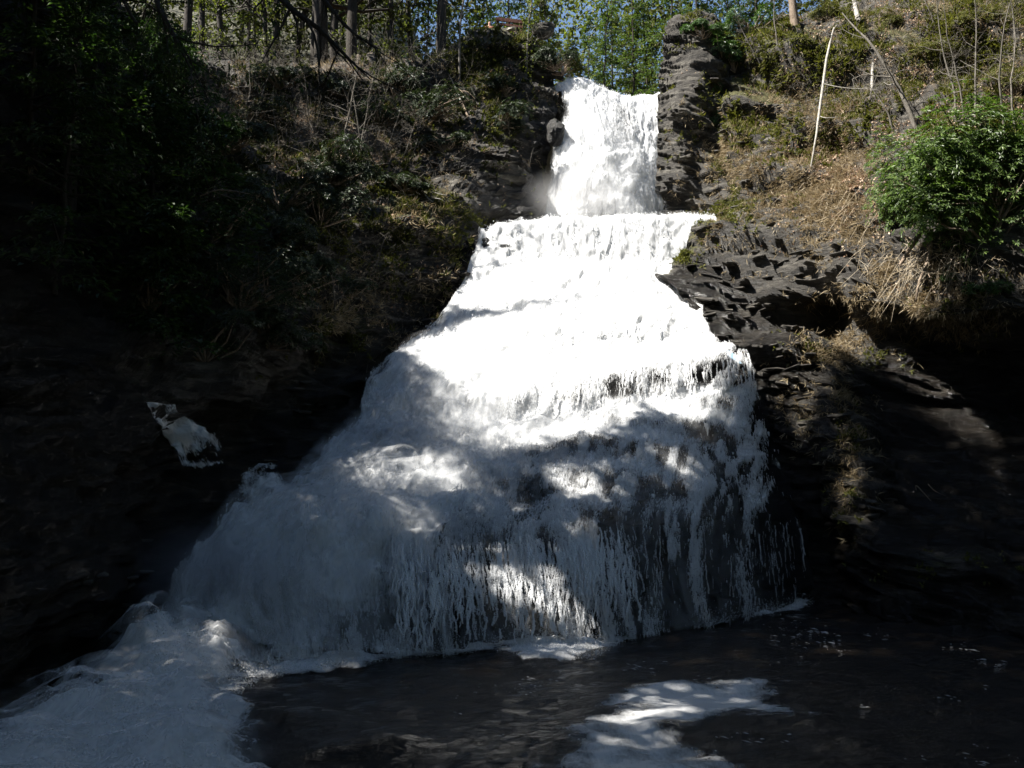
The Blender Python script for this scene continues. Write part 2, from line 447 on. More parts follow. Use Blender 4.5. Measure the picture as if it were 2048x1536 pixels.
def roughen(G, dip, amp, seed, soft=None, ledge=0.0, bulge=0.0):
    Nn = grid_normals(G)
    toc = np.array([0, 0, CAM_H]) - G
    if (np.sum(Nn * toc, -1) > 0).mean() < 0.5:
        Nn = -Nn
    soft = np.zeros(G.shape[:2]) if soft is None else soft
    d = 0.55 * fbm(G, 0.22, 3, seed) + 0.10 * fbm(G, 0.8, 3, seed + 5)
    rocky = 0.42 * strata(G, dip, 0.95, seed) + 0.28 * strata(G, dip, 0.37, seed + 9) + 0.14 * strata(G, dip, 0.16, seed + 4) + 0.05 * fbm(G, 2.6, 3, seed + 2)
    rocky = rocky + ledge * (0.75 * strata(G, dip, 2.3, seed + 13) + 0.3 * strata(G, (dip[0] * .4, dip[1]), 1.2, seed + 15))
    d = d + rocky * (1 - 0.45 * soft) + soft * 0.12 * fbm(G, 2.5, 3, seed + 11)
    G2 = G + Nn * (d * amp + bulge)[..., None]
    Np = grid_normals(G2)
    if np.sum(Np * Nn, -1).mean() < 0:
        Np = -Np
    return G2, Np

def blobs(px, py, lst):
    r = np.zeros(px.shape)
    for cx, cy, rx, ry, w in lst:
        r = np.maximum(r, w * np.exp(-((px - cx) / rx) ** 2 - ((py - cy) / ry) ** 2))
    return r

def seg_blobs(px, py, pts, rad, w=1.0):
    r = np.zeros(px.shape)
    for (x0, y0), (x1, y1) in zip(pts[:-1], pts[1:]):
        dx, dy = x1 - x0, y1 - y0
        t = np.clip(((px - x0) * dx + (py - y0) * dy) / (dx * dx + dy * dy), 0, 1)
        d2 = (px - x0 - t * dx) ** 2 + (py - y0 - t * dy) ** 2
        r = np.maximum(r, w * np.exp(-d2 / rad ** 2))
    return r

SURF = {}          # name -> (points, normals, photo x, photo y) of the finished surface

def build_bank(name, rows, nr, nc, dip, amp, seed, paint):
    G = upsample(ctrl(rows), nr, nc)
    px, py, _ = pix(G)
    A = paint(G, px, py)
    G2, Nn = roughen(G, dip, amp, seed, A['soft'], A.get('ledge', 0.15), A.get('bulge', 0.0))
    up = np.clip(Nn[..., 2], 0, 1)
    A['moss'] = np.clip(A['moss'] * (0.35 + 0.9 * up), 0, 1)
    A['soil'] = np.clip(A['soil'] * (0.25 + 0.95 * up), 0, 1)
    me = mesh_from(name, G2.reshape(-1, 3), grid_faces(nr, nc), {k: A[k] for k in ('moss', 'soil', 'wet_shade')}, smooth=False)
    o = tag(link(name, me, M_BANK), kind='structure')
    px, py, _ = pix(G2)
    SURF[name] = (G2, Nn, px, py, A)
    return o

def paint_left(G, px, py):
    soil = np.clip(blobs(px, py, [(700,260,300,170,.95),(1000,130,90,70,.6),(760,560,160,130,.55),(650,650,60,60,.7),(720,180,80,40,.9)]), 0, 1)
    moss = np.clip(blobs(px, py, [(850,430,90,60,.7),(780,500,90,70,.6),(700,650,90,60,.7),(1000,100,70,40,.7),(960,140,40,20,.7),(800,420,60,40,.8)]) + 0.15, 0, 1)
    wet_shade = np.clip(seg_blobs(px, py, [(1100,300),(1060,430),(950,500),(900,620),(760,740),(680,880),(560,970),(420,1050),(280,1200)], 75) + sstep(690, 900, py) + .9 * sstep(360, 200, px), 0, 1)  # damp by the falls; the last term paints the left wall's shade
    soft = np.clip(soil * 0.9, 0, 0.8) * (1 - wet_shade)
    return dict(soil=soil, moss=moss, wet_shade=wet_shade, soft=soft)

def paint_right(G, px, py):
    soil = np.clip(blobs(px, py, [(1680,350,110,110,1.0),(1600,330,110,60,.7),(1650,230,120,60,.55),(1900,130,260,140,.75),(1840,590,110,50,1.0),(1660,700,70,30,.7),(1700,430,90,60,.7),(1780,60,150,60,.7),(1650,790,40,40,.5)]), 0, 1)
    moss = np.clip(np.maximum(seg_blobs(px, py, [(1330,530),(1400,470),(1480,400)], 26, .85), seg_blobs(px, py, [(1430,300),(1470,240),(1530,150),(1570,100),(1640,90)], 34, .8))
        + blobs(px, py, [(1650,705,50,22,.7),(1600,830,40,50,.5),(1690,960,50,90,.5),(1420,60,40,40,.6),(1900,1140,150,30,.5),(1950,60,160,90,.5)]), 0, 1)
    wet_shade = np.clip(seg_blobs(px, py, [(1330,540),(1380,600),(1440,680),(1540,740)], 150) + seg_blobs(px, py, [(1540,820),(1600,950),(1640,1150)], 70) + sstep(1050, 1200, py) + sstep(640, 720, py) * sstep(1690, 1780, px), 0, 1)  # seepage beside the water, plus shade painted on the wall below the overhang
    wet_shade = wet_shade * (1 - sstep(0.35, .9, soil)) * (1 - .85 * sstep(.2, .6, moss))
    soft = np.clip(soil * 0.85, 0, .8)
    ledge = np.clip(1.1 * blobs(px, py, [(1600,150,130,110,1),(1480,230,60,90,.8),(1750,120,200,110,1),(1650,260,120,70,.7),(1560,640,150,110,.5),(1950,120,150,120,1)]), 0, 1)
    bulge = np.zeros(px.shape)          # knobs, hollows and the cleft of the right bank, metres in or out
    for cx, cy, rx, ry, w in [(1575,105,75,32,1.1),(1590,165,80,28,-1.2),(1490,215,42,42,.8),(1535,235,40,28,-.7),(1455,275,26,40,.6),(1436,330,20,90,-.9),(1640,245,90,20,.7),(1660,285,90,18,-.7),
       (1790,110,110,24,.8),(1800,155,120,22,-.9),(1930,70,110,30,.8),(1940,115,110,26,-.9),(1820,205,110,22,.6),(1560,330,90,16,.5),(1600,365,100,14,-.5),(1640,620,46,46,-1.5),(1570,600,60,22,.4),(1700,560,30,50,.5),(1500,470,90,14,.45),(1540,500,90,12,-.5),(1460,640,60,16,.4),(1560,690,80,14,.45),(1560,725,80,10,-.5),(1370,250,30,60,.5),(1360,370,40,40,.5)]:
        bulge += w * np.exp(-(((px - cx) / rx) ** 2 + ((py - cy) / ry) ** 2) ** 1.4)
    moss = np.clip(moss + .9 * blobs(px, py, [(1570,85,80,26,1),(1490,190,40,30,1),(1455,250,24,30,1),(1640,232,80,14,.8),(1790,95,100,18,.8),(1930,50,100,22,.8),(1820,190,100,14,.7)]), 0, 1)
    return dict(soil=soil, moss=moss, wet_shade=wet_shade, soft=soft, ledge=ledge * .6, bulge=bulge)

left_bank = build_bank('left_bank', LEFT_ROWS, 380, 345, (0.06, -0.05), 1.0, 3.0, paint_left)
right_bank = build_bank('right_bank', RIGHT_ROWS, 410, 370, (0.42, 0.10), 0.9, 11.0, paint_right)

# rock bed under the falls and the shape of the water on it
FC = ctrl(FALL_ROWS)
def widen(C):
    l = C[:, :1] + (C[:, :1] - C[:, 1:2]) * 0.28 + np.array([0, 0.9, -0.5])
    r = C[:, -1:] + (C[:, -1:] - C[:, -2:-1]) * 0.22 + np.array([0, 0.9, -0.4])
    return np.concatenate([l, C, r], 1)

BN_R, BN_C = 220, 150
BED = upsample(widen(FC), BN_R, BN_C, row_smooth=False)
BEDN = grid_normals(BED)
if np.sum(BEDN * (np.array([0, 0, CAM_H]) - BED), -1).mean() < 0: BEDN = -BEDN
bd = 0.30 * strata(BED, (0.05, 0.02), 0.8, 21.0) + 0.12 * strata(BED, (0.05, 0.02), 0.3, 25.0) + 0.16 * fbm(BED, 0.7, 3, 31.0)
BED = BED + BEDN * (bd - 0.25)[..., None]
bed_me = mesh_from('falls_bed', BED.reshape(-1, 3), grid_faces(BN_R, BN_C), {'moss': np.zeros(BED.shape[:2]), 'soil': np.zeros(BED.shape[:2]), 'wet_shade': np.full(BED.shape[:2], .9)})
tag(link('rock_bed', bed_me, M_SHALE), kind='structure')

# stream bed below the pool, the wooded ground above the gorge, and land on to the horizon
def sheet(name, xs, ys, zf, mat, attrs):
    X, Y = np.meshgrid(xs, ys)
    Z = zf(X, Y)
    G = np.stack([X, Y, Z], -1)
    me = mesh_from(name, G.reshape(-1, 3), grid_faces(len(ys), len(xs)), {k: np.full(X.shape, v) for k, v in attrs.items()})
    SURF[name] = (G, grid_normals(G), *pix(G)[:2], None)
    return tag(link(name, me, mat), kind='structure')

def plateau_z(X, Y):
    side = np.abs(X - 5.0)
    z = 23.6 + 0.30 * np.clip(side - 4, 0, 14) + 0.025 * (Y - 52)
    left = sstep(-2, -16, X)
    z = z + left * 0.62 * np.clip(Y - 60, 0, 60)
    right = sstep(14, 34, X)
    z = z + right * 0.5 * np.clip(Y - 60, 0, 60)
    P = np.stack([X, Y, np.zeros_like(X)], -1)
    return z + 0.6 * fbm(P, 0.12, 3, 41.0) - sstep(2.5, 0.5, np.abs(X - 5.0)) * 0.8

M_GROUND = rock_material('wooded_ground', (0.03, 0.03, 0.015), (0.06, 0.055, 0.03), (0.10, 0.085, 0.05))
sheet('forest_floor', np.linspace(-90, 100, 150), np.concatenate([np.linspace(56.5, 110, 80), np.linspace(114, 190, 20)]), plateau_z, M_GROUND, dict(moss=.45, soil=.3, wet_shade=0))
sheet('ground', np.concatenate([np.linspace(-900, -60, 12), np.linspace(-40, 40, 40), np.linspace(60, 900, 12)]),
      np.concatenate([np.linspace(-900, -40, 14), np.linspace(-30, 60, 50), np.linspace(80, 1400, 16)]),
      lambda X, Y: -2.2 + 0.35 * noise(np.stack([X, Y, X * 0], -1), 0.4), M_GROUND, dict(moss=.3, soil=.5, wet_shade=0))

def wall_sheet(name, side):
    ys = np.linspace(16, -70, 70); us = np.linspace(0, 1, 40)
    Y, U = np.meshgrid(ys, us)
    X = side * (13.0 + 2 * np.sin(Y * .11) + 16 * U ** 1.6 + 8 * sstep(8, 18, Y))
    Z = -1.5 + 27 * U ** .8
    G = np.stack([X, Y, Z], -1)
    G[..., 0] += 0.9 * fbm(G, .3, 4, 61.); G[..., 2] += .5 * fbm(G, .4, 3, 71.)
    z = np.zeros(Y.shape)
    me = mesh_from(name, G.reshape(-1, 3), grid_faces(*Y.shape), {'moss': z + .4, 'soil': z + .4, 'wet_shade': z})
    SURF[name] = (G, grid_normals(G), *pix(G)[:2], None)
    tag(link(name, me, M_BANK), kind='structure')
wall_sheet('unseen_wall_left', -1)  # unseen walls beside and behind the viewer, added to cut low sky light
wall_sheet('unseen_wall_right', 1)
# ------------------------------------------------------------------ water
def water_material(name, use_cov=True, lo=1.04, hi=1.30):
    """aerated white water: foam is white, torn open where the sheet is thin (attribute cov)"""
    m, nt, ns, lk = new_mat(name)
    b = N(ns, 'ShaderNodeBsdfPrincipled', i_Roughness=0.5)
    b.inputs['Base Color'].default_value = (0.88, 0.89, 0.90, 1)
    b.inputs['Specular IOR Level'].default_value = 0.3
    tl = N(ns, 'ShaderNodeBsdfTranslucent')
    tl.inputs[0].default_value = (0.88, 0.89, 0.90, 1)
    mx = N(ns, 'ShaderNodeMixShader', i_Fac=0.42)
    lk.new(b.outputs[0], mx.inputs[1]); lk.new(tl.outputs[0], mx.inputs[2])
    o = N(ns, 'ShaderNodeOutputMaterial')
    if not use_cov:                                  # thin broken water lets half of what lies behind show
        tr = N(ns, 'ShaderNodeBsdfTransparent')
        m2 = N(ns, 'ShaderNodeMixShader', i_Fac=0.58)
        lk.new(tr.outputs[0], m2.inputs[1]); lk.new(mx.outputs[0], m2.inputs[2])
        lk.new(m2.outputs[0], o.inputs[0])
        return m
    fu = N(ns, 'ShaderNodeAttribute', attribute_name='fu')
    fv = N(ns, 'ShaderNodeAttribute', attribute_name='fv')
    cv = N(ns, 'ShaderNodeAttribute', attribute_name='cov')
    cb = N(ns, 'ShaderNodeCombineXYZ')
    lk.new(fu.outputs['Fac'], cb.inputs[0]); lk.new(fv.outputs['Fac'], cb.inputs[1])
    mp = N(ns, 'ShaderNodeMapping'); mp.inputs['Scale'].default_value = (8.5, 1.0, 1)
    lk.new(cb.outputs[0], mp.inputs[0])
    n1 = N(ns, 'ShaderNodeTexNoise', i_Scale=1.0, i_Detail=5.0, i_Roughness=0.68, i_Distortion=0.5)
    lk.new(mp.outputs[0], n1.inputs['Vector'])
    mp2 = N(ns, 'ShaderNodeMapping'); mp2.inputs['Scale'].default_value = (15, 5.5, 1)
    lk.new(cb.outputs[0], mp2.inputs[0])
    n2 = N(ns, 'ShaderNodeTexNoise', i_Scale=1.0, i_Detail=3.0, i_Roughness=0.6, i_Distortion=0.8)
    lk.new(mp2.outputs[0], n2.inputs['Vector'])
    mxn = N(ns, 'ShaderNodeMix', i_Factor=0.58)
    lk.new(n1.outputs['Fac'], mxn.inputs[2]); lk.new(n2.outputs['Fac'], mxn.inputs[3])
    sb = N(ns, 'ShaderNodeMath', operation='ADD')
    lk.new(mxn.outputs[0], sb.inputs[0]); lk.new(cv.outputs['Fac'], sb.inputs[1])
    mr = N(ns, 'ShaderNodeMapRange', i_From_Min=lo, i_From_Max=hi)
    lk.new(sb.outputs[0], mr.inputs[0])
    bp = N(ns, 'ShaderNodeBump', i_Strength=0.3, i_Distance=0.08)
    lk.new(n1.outputs['Fac'], bp.inputs['Height'])
    lk.new(bp.outputs[0], b.inputs['Normal'])
    tr = N(ns, 'ShaderNodeBsdfTransparent')
    m2 = N(ns, 'ShaderNodeMixShader')
    lk.new(mr.outputs[0], m2.inputs[0]); lk.new(tr.outputs[0], m2.inputs[1]); lk.new(mx.outputs[0], m2.inputs[2])
    lk.new(m2.outputs[0], o.inputs[0])
    return m

M_WHITE = water_material('white_water')
M_DROPS = water_material('water_drops', False)
M_FOAM = water_material('floating_foam', True, .78, 1.55)

def point_group():
    g = bpy.data.node_groups.new('drops', 'GeometryNodeTree')
    g.interface.new_socket('Geometry', in_out='INPUT', socket_type='NodeSocketGeometry')
    g.interface.new_socket('Geometry', in_out='OUTPUT', socket_type='NodeSocketGeometry')
    i = g.nodes.new('NodeGroupInput'); o = g.nodes.new('NodeGroupOutput')
    mp = g.nodes.new('GeometryNodeMeshToPoints')
    at_ = g.nodes.new('GeometryNodeInputNamedAttribute'); at_.data_type = 'FLOAT'
    at_.inputs['Name'].default_value = 'rad'
    sm = g.nodes.new('GeometryNodeSetMaterial'); sm.inputs['Material'].default_value = M_DROPS
    g.links.new(i.outputs[0], mp.inputs['Mesh'])
    g.links.new(at_.outputs[0], mp.inputs['Radius'])
    g.links.new(mp.outputs[0], sm.inputs['Geometry'])
    g.links.new(sm.outputs[0], o.inputs[0])
    return g
DROPS = point_group()

def drops(name, P, R, label):
    P = np.ascontiguousarray(P, np.float32)
    me = bpy.data.meshes.new(name)
    me.vertices.add(len(P))
    me.vertices.foreach_set('co', P.ravel())
    a = me.attributes.new('rad', 'FLOAT', 'POINT')
    a.data.foreach_set('value', np.ascontiguousarray(np.broadcast_to(R, (len(P),)), np.float32))
    me.materials.append(M_DROPS)
    o = bpy.data.objects.new(name, me)
    COL.objects.link(o)
    md = o.modifiers.new('drops', 'NODES'); md.node_group = DROPS
    return tag(o, label, 'spray', kind='stuff')

WR, WC = 430, 265
W = upsample(FC, WR, WC, row_smooth=False)
# soften the row joints a little so that lips round over
for _ in range(5):
    W[1:-1] = 0.25 * W[:-2] + 0.5 * W[1:-1] + 0.25 * W[2:]
COV = upsample(FALL_COV, WR, WC)
COV = COV + .28 * sstep(.82, 1, COV)
TURB = upsample(FALL_TURB, WR, WC)
WN = grid_normals(W)
if np.sum(WN * (np.array([0, 0, CAM_H]) - W), -1).mean() < 0: WN = -WN
du = np.linalg.norm(np.diff(W, axis=1, prepend=W[:, :1]), axis=-1)
dv = np.linalg.norm(np.diff(W, axis=0, prepend=W[:1]), axis=-1)
FU = np.cumsum(du, 1) + 40 * 0; FU = FU - FU[:, WC // 2:WC // 2 + 1]
FV = np.cumsum(dv, 0)
FV = 0.5 * FV + 0.5 * np.mean(FV, 1, keepdims=True)
Q = np.stack([FU * 1.0, FV * 0.5, np.full_like(FU, 3.0)], -1)
warp = np.stack([0.8 * noise(Q, 0.7, 5.), 0.8 * noise(Q, 0.7, 9.), 0 * FU], -1)
rib = 1 - np.abs(noise(Q + warp, 1.3, 2.))
lump = np.abs(fbm(np.stack([FU, FV * 0.75, FU * 0], -1) + warp, 0.8, 5, 8., 0.55))
rib2 = 1 - np.abs(noise(np.stack([FU * 3.2, FV * .9, FU * 0], -1) + warp * 2, 1.0, 6.))
Wd = W + WN * (0.06 + 0.06 * rib + 0.04 * rib2 + TURB * (0.05 + 0.55 * lump) + 0.05 * fbm(Q, 3.0, 3, 1.))[..., None]
edge_s = np.minimum(np.linspace(0, 1, WC), np.linspace(1, 0, WC))[None, :]
cov = COV + 0.16 * fbm(Q, 0.45, 3, 4.) - 0.55 * sstep(0.05, 0.0, edge_s + 0.03 * fbm(Q, 1.2, 3, 14.))
wpx, wpy, _ = pix(W)
cov = cov + 0.5 * blobs(wpx, wpy, [(1160,1190,38,130,1)]) + .3 * blobs(wpx, wpy, [(1385,1150,20,120,1),(1000,1150,26,90,.7),(1075,1120,30,60,.6)]) + .12 * blobs(wpx, wpy, [(900,1150,70,110,1)])
cov = cov - .26 * blobs(wpx, wpy, [(1270,1165,48,95,1),(1480,1110,70,120,1),(1045,1210,32,70,.8),(740,1260,90,50,.8),(1110,1215,16,60,.6),(960,1230,24,50,.6)]) - .16 * blobs(wpx, wpy, [(1300,760,190,32,1),(1450,745,70,30,1.4),(1100,820,120,30,.8),(1240,665,100,18,.9)])
zz = W[..., 2] + .12 * W[..., 0] + .35 * fbm(Q, .35, 2, 19.)
bandf = zz / 1.15 - np.floor(zz / 1.15)
zone = sstep(.64, .70, np.linspace(0, 1, WR))[:, None] * sstep(.90, .85, np.linspace(0, 1, WR))[:, None] * sstep(.35, .55, np.linspace(0, 1, WC))[None, :]
cov = cov + zone * (.16 * np.cos(6.283 * bandf) - .05)
cur = sstep(.86, .90, np.linspace(0, 1, WR))[:, None] * sstep(.30, .42, np.linspace(0, 1, WC))[None, :]
cov = cov - .16 * cur
low = sstep(.80, .90, np.linspace(0, 1, WR))[:, None]
cov = cov + low * .22 * noise(np.stack([FU * 1.1, FV * .12, FU * 0], -1), 1., 31.) + low * .16 * noise(np.stack([FU * 3.3, FV * .25, FU * 0], -1), 1., 37.)
cov = cov - .45 * sstep(.93, 1., np.linspace(0, 1, WC))[None, :] * sstep(.68, .78, np.linspace(0, 1, WR))[:, None] * (1 + .8 * noise(Q, 1.5, 3.))
SHEET_COV = cov
clumpy = sstep(-.15, .55, fbm(np.stack([FU * 2.6, FV * .7, FU * 0], -1) + warp, 1., 3, 44.))
falls_me = mesh_from('falls_water', Wd.reshape(-1, 3), grid_faces(WR, WC), {'cov': cov, 'fu': FU, 'fv': FV})
tag(link('falls_water', falls_me, M_WHITE), 'white water sheeting down the stepped rock from upper lip to pool', 'waterfall', kind='structure')

# --- spray and foam drops riding on the falls, as short streaks along their path
T_dir = unit(np.gradient(Wd, axis=0))
def sample_grid(weight, n):
    w = weight.ravel() / weight.sum()
    i = np.searchsorted(np.cumsum(w), RNG.random(n))
    return np.minimum(i, w.size - 1)
area = np.maximum(du, 1e-3) * np.maximum(dv, 1e-3)
def pos_at(idx):
    r, c = idx // WC, idx % WC
    jr, jc = RNG.random(len(idx)), RNG.random(len(idx))
    r2, c2 = np.minimum(r + 1, WR - 1), np.minimum(c + 1, WC - 1)
    a = Wd[r, c] * ((1 - jr) * (1 - jc))[:, None] + Wd[r2, c] * (jr * (1 - jc))[:, None] + Wd[r, c2] * ((1 - jr) * jc)[:, None] + Wd[r2, c2] * (jr * jc)[:, None]
    return a, r, c
def streaks(idx, height, length, k, rad):
    P, r, c = pos_at(idx)
    n = len(idx)
    h = np.minimum(RNG.exponential(1.0, n), 2.2) * height[r, c]
    P = P + WN[r, c] * h[:, None] + RNG.normal(size=(n, 3)) * 0.02
    D = unit(T_dir[r, c] * 0.6 + np.array([0, -0.05, -0.7]) + RNG.normal(size=(n, 3)) * 0.22)
    L = length * RNG.uniform(0.3, 1.3, n)
    R = rad * RNG.lognormal(0, 0.4, n)
    out = [P + D * (L * j / max(k - 1, 1))[:, None] for j in range(k)]
    return np.concatenate(out), np.concatenate([R * (1 - 0.12 * j) for j in range(k)])
dens = np.clip(cov, 0.02, 1.1) * area
Pa, Ra = streaks(sample_grid(dens * (0.25 + TURB * np.clip(1.1 - TURB, 0, 1)) * (.15 + clumpy), 60000), 0.04 + 0.10 * TURB, 0.12, 4, 0.009)
drops('falls_spray', Pa, Ra, 'fine white spray leaping off the falls along their whole height')
# thin rivulets over the dark rock of the lower right
idx = sample_grid(area * np.exp(-((cov - 0.45) / 0.3) ** 2) * (np.arange(WR)[:, None] > WR * 0.55) * clumpy ** 1.5, 42000)
Pb, Rb = streaks(idx, np.full_like(cov, 0.03), 0.18, 5, 0.012)

def strands(c0, c1, row_lip, row_foot, n, out, wob, rad, gap):
    """threads of water let go at a ledge and falling free"""
    res, rr = [], []
    clus = np.sort(RNG.uniform(c0, c1, max(4, n // 5)))
    for j in range(n):
        c = float(np.clip(RNG.choice(clus) + RNG.normal() * 1.6, 1, WC - 2)); ci = int(c)
        a = Wd[int(row_lip), ci] * (1 - c + ci) + Wd[int(row_lip), ci + 1] * (c - ci)
        f = Wd[int(row_foot), ci]
        H = a[2] - f[2]
        if H < 0.2: continue
        t0 = RNG.uniform(0, 0.75) * RNG.random() ** .5; t1 = min(1.0, t0 + RNG.uniform(.15, .6))
        m = int(max(8, H * (t1 - t0) / 0.016))
        t = np.linspace(t0, t1, m)
        o = unit(WN[int(row_lip), ci][None] * np.array([[1, 1, 0]]))[0]
        drift = RNG.normal() * 0.06
        ph = RNG.uniform(0, 6.28, 3)
        wv = wob * (np.sin(t * H * 5 + ph[0]) * 0.5 + np.sin(t * H * 11 + ph[1]) * 0.3)
        side = np.array([o[1], -o[0], 0])
        P = a[None] + (f - a)[None] * np.sqrt(t)[:, None] + o[None] * (out * .35 * np.sqrt(t) + 0.05)[:, None] + side[None] * (wv + drift * t)[:, None]
        P[:, 2] = a[2] - H * t
        br = noise(np.stack([t * H * 2.2 + j * 7.7, t * 0, t * 0], -1)) + 0.8 * noise(np.stack([t * H * 8 + j * 3.1, t * 0, t * 0], -1))
        keep = br > gap + 0.5 * (t - 0.6)
        res.append((P + RNG.normal(size=P.shape) * 0.008)[keep]); rr.append((rad * np.clip(0.75 + 0.6 * br, .4, 1.6) * RNG.uniform(0.5, 1.4))[keep])
    return np.concatenate(res), np.concatenate(rr)
rw = lambda k: WR * k / (len(FALL_ROWS) - 1)
P1, R1 = strands(WC * .70, WC * .995, rw(11) - 2, rw(13) - 3, 150, 0.3, 0.03, 0.015, -0.5)
P2, R2 = strands(WC * .40, WC * .74, rw(11), rw(13) - 3, 200, 0.35, 0.05, 0.016, -0.45)
P3, R3 = strands(WC * .34, WC * .72, rw(16) + 1, rw(18) - 2, 950, 0.4, 0.07, 0.016, -0.3)
P4, R4 = strands(WC * .66, WC * .995, rw(16) - 2, rw(18) - 2, 110, 0.35, 0.06, 0.010, -0.1)
P5, R5 = strands(WC * .45, WC * .80, rw(9) + 4, rw(10), 120, 0.25, 0.04, 0.016, -0.45)
drops('falling_threads', np.concatenate([P1, P2, P3, P4, P5, Pb]), np.concatenate([R1, R2, R3, R4, R5, Rb]), 'thin broken threads of water hanging from the rock ledges')

# --- soft veils of spray hanging over the rough water
def veil_material():
    m, nt, ns, lk = new_mat('spray_veil')
    d = N(ns, 'ShaderNodeBsdfDiffuse'); d.inputs[0].default_value = (0.88, 0.89, 0.90, 1)
    tl = N(ns, 'ShaderNodeBsdfTranslucent'); tl.inputs[0].default_value = (0.88, 0.89, 0.90, 1)
    mx = N(ns, 'ShaderNodeMixShader', i_Fac=0.5)
    lk.new(d.outputs[0], mx.inputs[1]); lk.new(tl.outputs[0], mx.inputs[2])
    fu = N(ns, 'ShaderNodeAttribute', attribute_name='fu'); fv = N(ns, 'ShaderNodeAttribute', attribute_name='fv'); cv = N(ns, 'ShaderNodeAttribute', attribute_name='veil')
    cb = N(ns, 'ShaderNodeCombineXYZ')
    lk.new(fu.outputs['Fac'], cb.inputs[0]); lk.new(fv.outputs['Fac'], cb.inputs[1])
    mp = N(ns, 'ShaderNodeMapping'); mp.inputs['Scale'].default_value = (2.4, 0.9, 1)
    lk.new(cb.outputs[0], mp.inputs[0])
    n1 = N(ns, 'ShaderNodeTexNoise', i_Scale=1.0, i_Detail=5.0, i_Roughness=0.62, i_Distortion=0.6)
    lk.new(mp.outputs[0], n1.inputs['Vector'])
    mr = N(ns, 'ShaderNodeMapRange', i_From_Min=0.38, i_From_Max=0.68)
    lk.new(n1.outputs['Fac'], mr.inputs[0])
    ml = N(ns, 'ShaderNodeMath', operation='MULTIPLY')
    lk.new(mr.outputs[0], ml.inputs[0]); lk.new(cv.outputs['Fac'], ml.inputs[1])
    tr = N(ns, 'ShaderNodeBsdfTransparent')
    m2 = N(ns, 'ShaderNodeMixShader')
    lk.new(ml.outputs[0], m2.inputs[0]); lk.new(tr.outputs[0], m2.inputs[1]); lk.new(mx.outputs[0], m2.inputs[2])
    o = N(ns, 'ShaderNodeOutputMaterial'); lk.new(m2.outputs[0], o.inputs[0])
    return m
M_VEIL = veil_material()
def cut(name, V, keep, attrs, mat, label, cat, kind='stuff'):
    nr, nc = V.shape[:2]
    idx = grid_faces(nr, nc); idx = idx[keep.ravel()[idx].any(1)]
    used = np.unique(idx); remap = np.zeros(nr * nc, int); remap[used] = np.arange(len(used))
    me = mesh_from(name, V.reshape(-1, 3)[used], remap[idx], {k: a.ravel()[used] for k, a in attrs.items()})
    return tag(link(name, me, mat), label, cat, kind=kind)
H = 3
for j in range(4):
    t_, w_, n_ = TURB[::H, ::H], W[::H, ::H], WN[::H, ::H]
    q_ = np.stack([FU, FV * .7, FU * 0 + j * 3.3], -1)[::H, ::H]
    off = t_ * (0.30 + .20 * j + .35 * np.abs(fbm(q_, .6, 3, 15. + j)))
    edge = sstep(0, .06, np.minimum(np.linspace(0, 1, t_.shape[1]), np.linspace(1, 0, t_.shape[1])))[None, :]
    thin = sstep(.66, .74, np.linspace(0, 1, t_.shape[0]))[:, None] * sstep(.98, .8, np.linspace(0, 1, t_.shape[1]))[None, :] * (.19 if j < 2 else 0)
    off = off + thin * (.5 + .3 * j)
    veil = np.maximum(np.clip(t_ * .95 - .16, 0, .62) * (1 - .17 * j), thin) * edge
    cut('spray_veil', w_ + n_ * off[..., None] + np.array([0, 0, .05 * j]), veil > .02, dict(veil=veil, fu=FU[::H, ::H] + j * 9.1, fv=FV[::H, ::H] + j * 5.7), M_VEIL,
        'soft veil of spray over the churning left side and the upper fall', 'spray')

def mist(name, cx, cy, Y, s, dens, label):
    """a bank of drifting mist: a rounded volume thinning towards its rim"""
    import bmesh
    bm = bmesh.new(); bmesh.ops.create_icosphere(bm, subdivisions=3, radius=1)
    me = bpy.data.meshes.new(name); bm.to_mesh(me); bm.free()
    m, nt, ns, lk = new_mat('mist_air')
    tc = N(ns, 'ShaderNodeTexCoord')
    ln = N(ns, 'ShaderNodeVectorMath', operation='LENGTH')
    lk.new(tc.outputs['Object'], ln.inputs[0])
    mr = N(ns, 'ShaderNodeMapRange', i_From_Min=1.0, i_From_Max=0.15, i_To_Max=dens)
    mr.interpolation_type = 'SMOOTHSTEP'
    lk.new(ln.outputs['Value'], mr.inputs[0])
    v = N(ns, 'ShaderNodeVolumePrincipled')
    v.inputs['Color'].default_value = (.95, .95, .95, 1)
    v.inputs['Anisotropy'].default_value = .3
    lk.new(mr.outputs[0], v.inputs['Density'])
    o = N(ns, 'ShaderNodeOutputMaterial'); lk.new(v.outputs[0], o.inputs['Volume'])
    ob = link(name, me, m)
    ob.location = Vector(at(cx, cy, Y)); ob.scale = s
    return tag(ob, label, 'mist', kind='stuff')
mist('mist', 1150, 400, 45.4, (3.2, 1.2, 1.9), .42, 'grey mist drifting at the foot of the upper fall')
mist('mist', 800, 890, 31.2, (2.6, 1.2, 1.2), .45, 'mist over the middle of the left chute')
mist('mist', 440, 1150, 23.4, (2.6, 1.4, 1.7), .38, 'mist over the boil at the foot of the left chute')

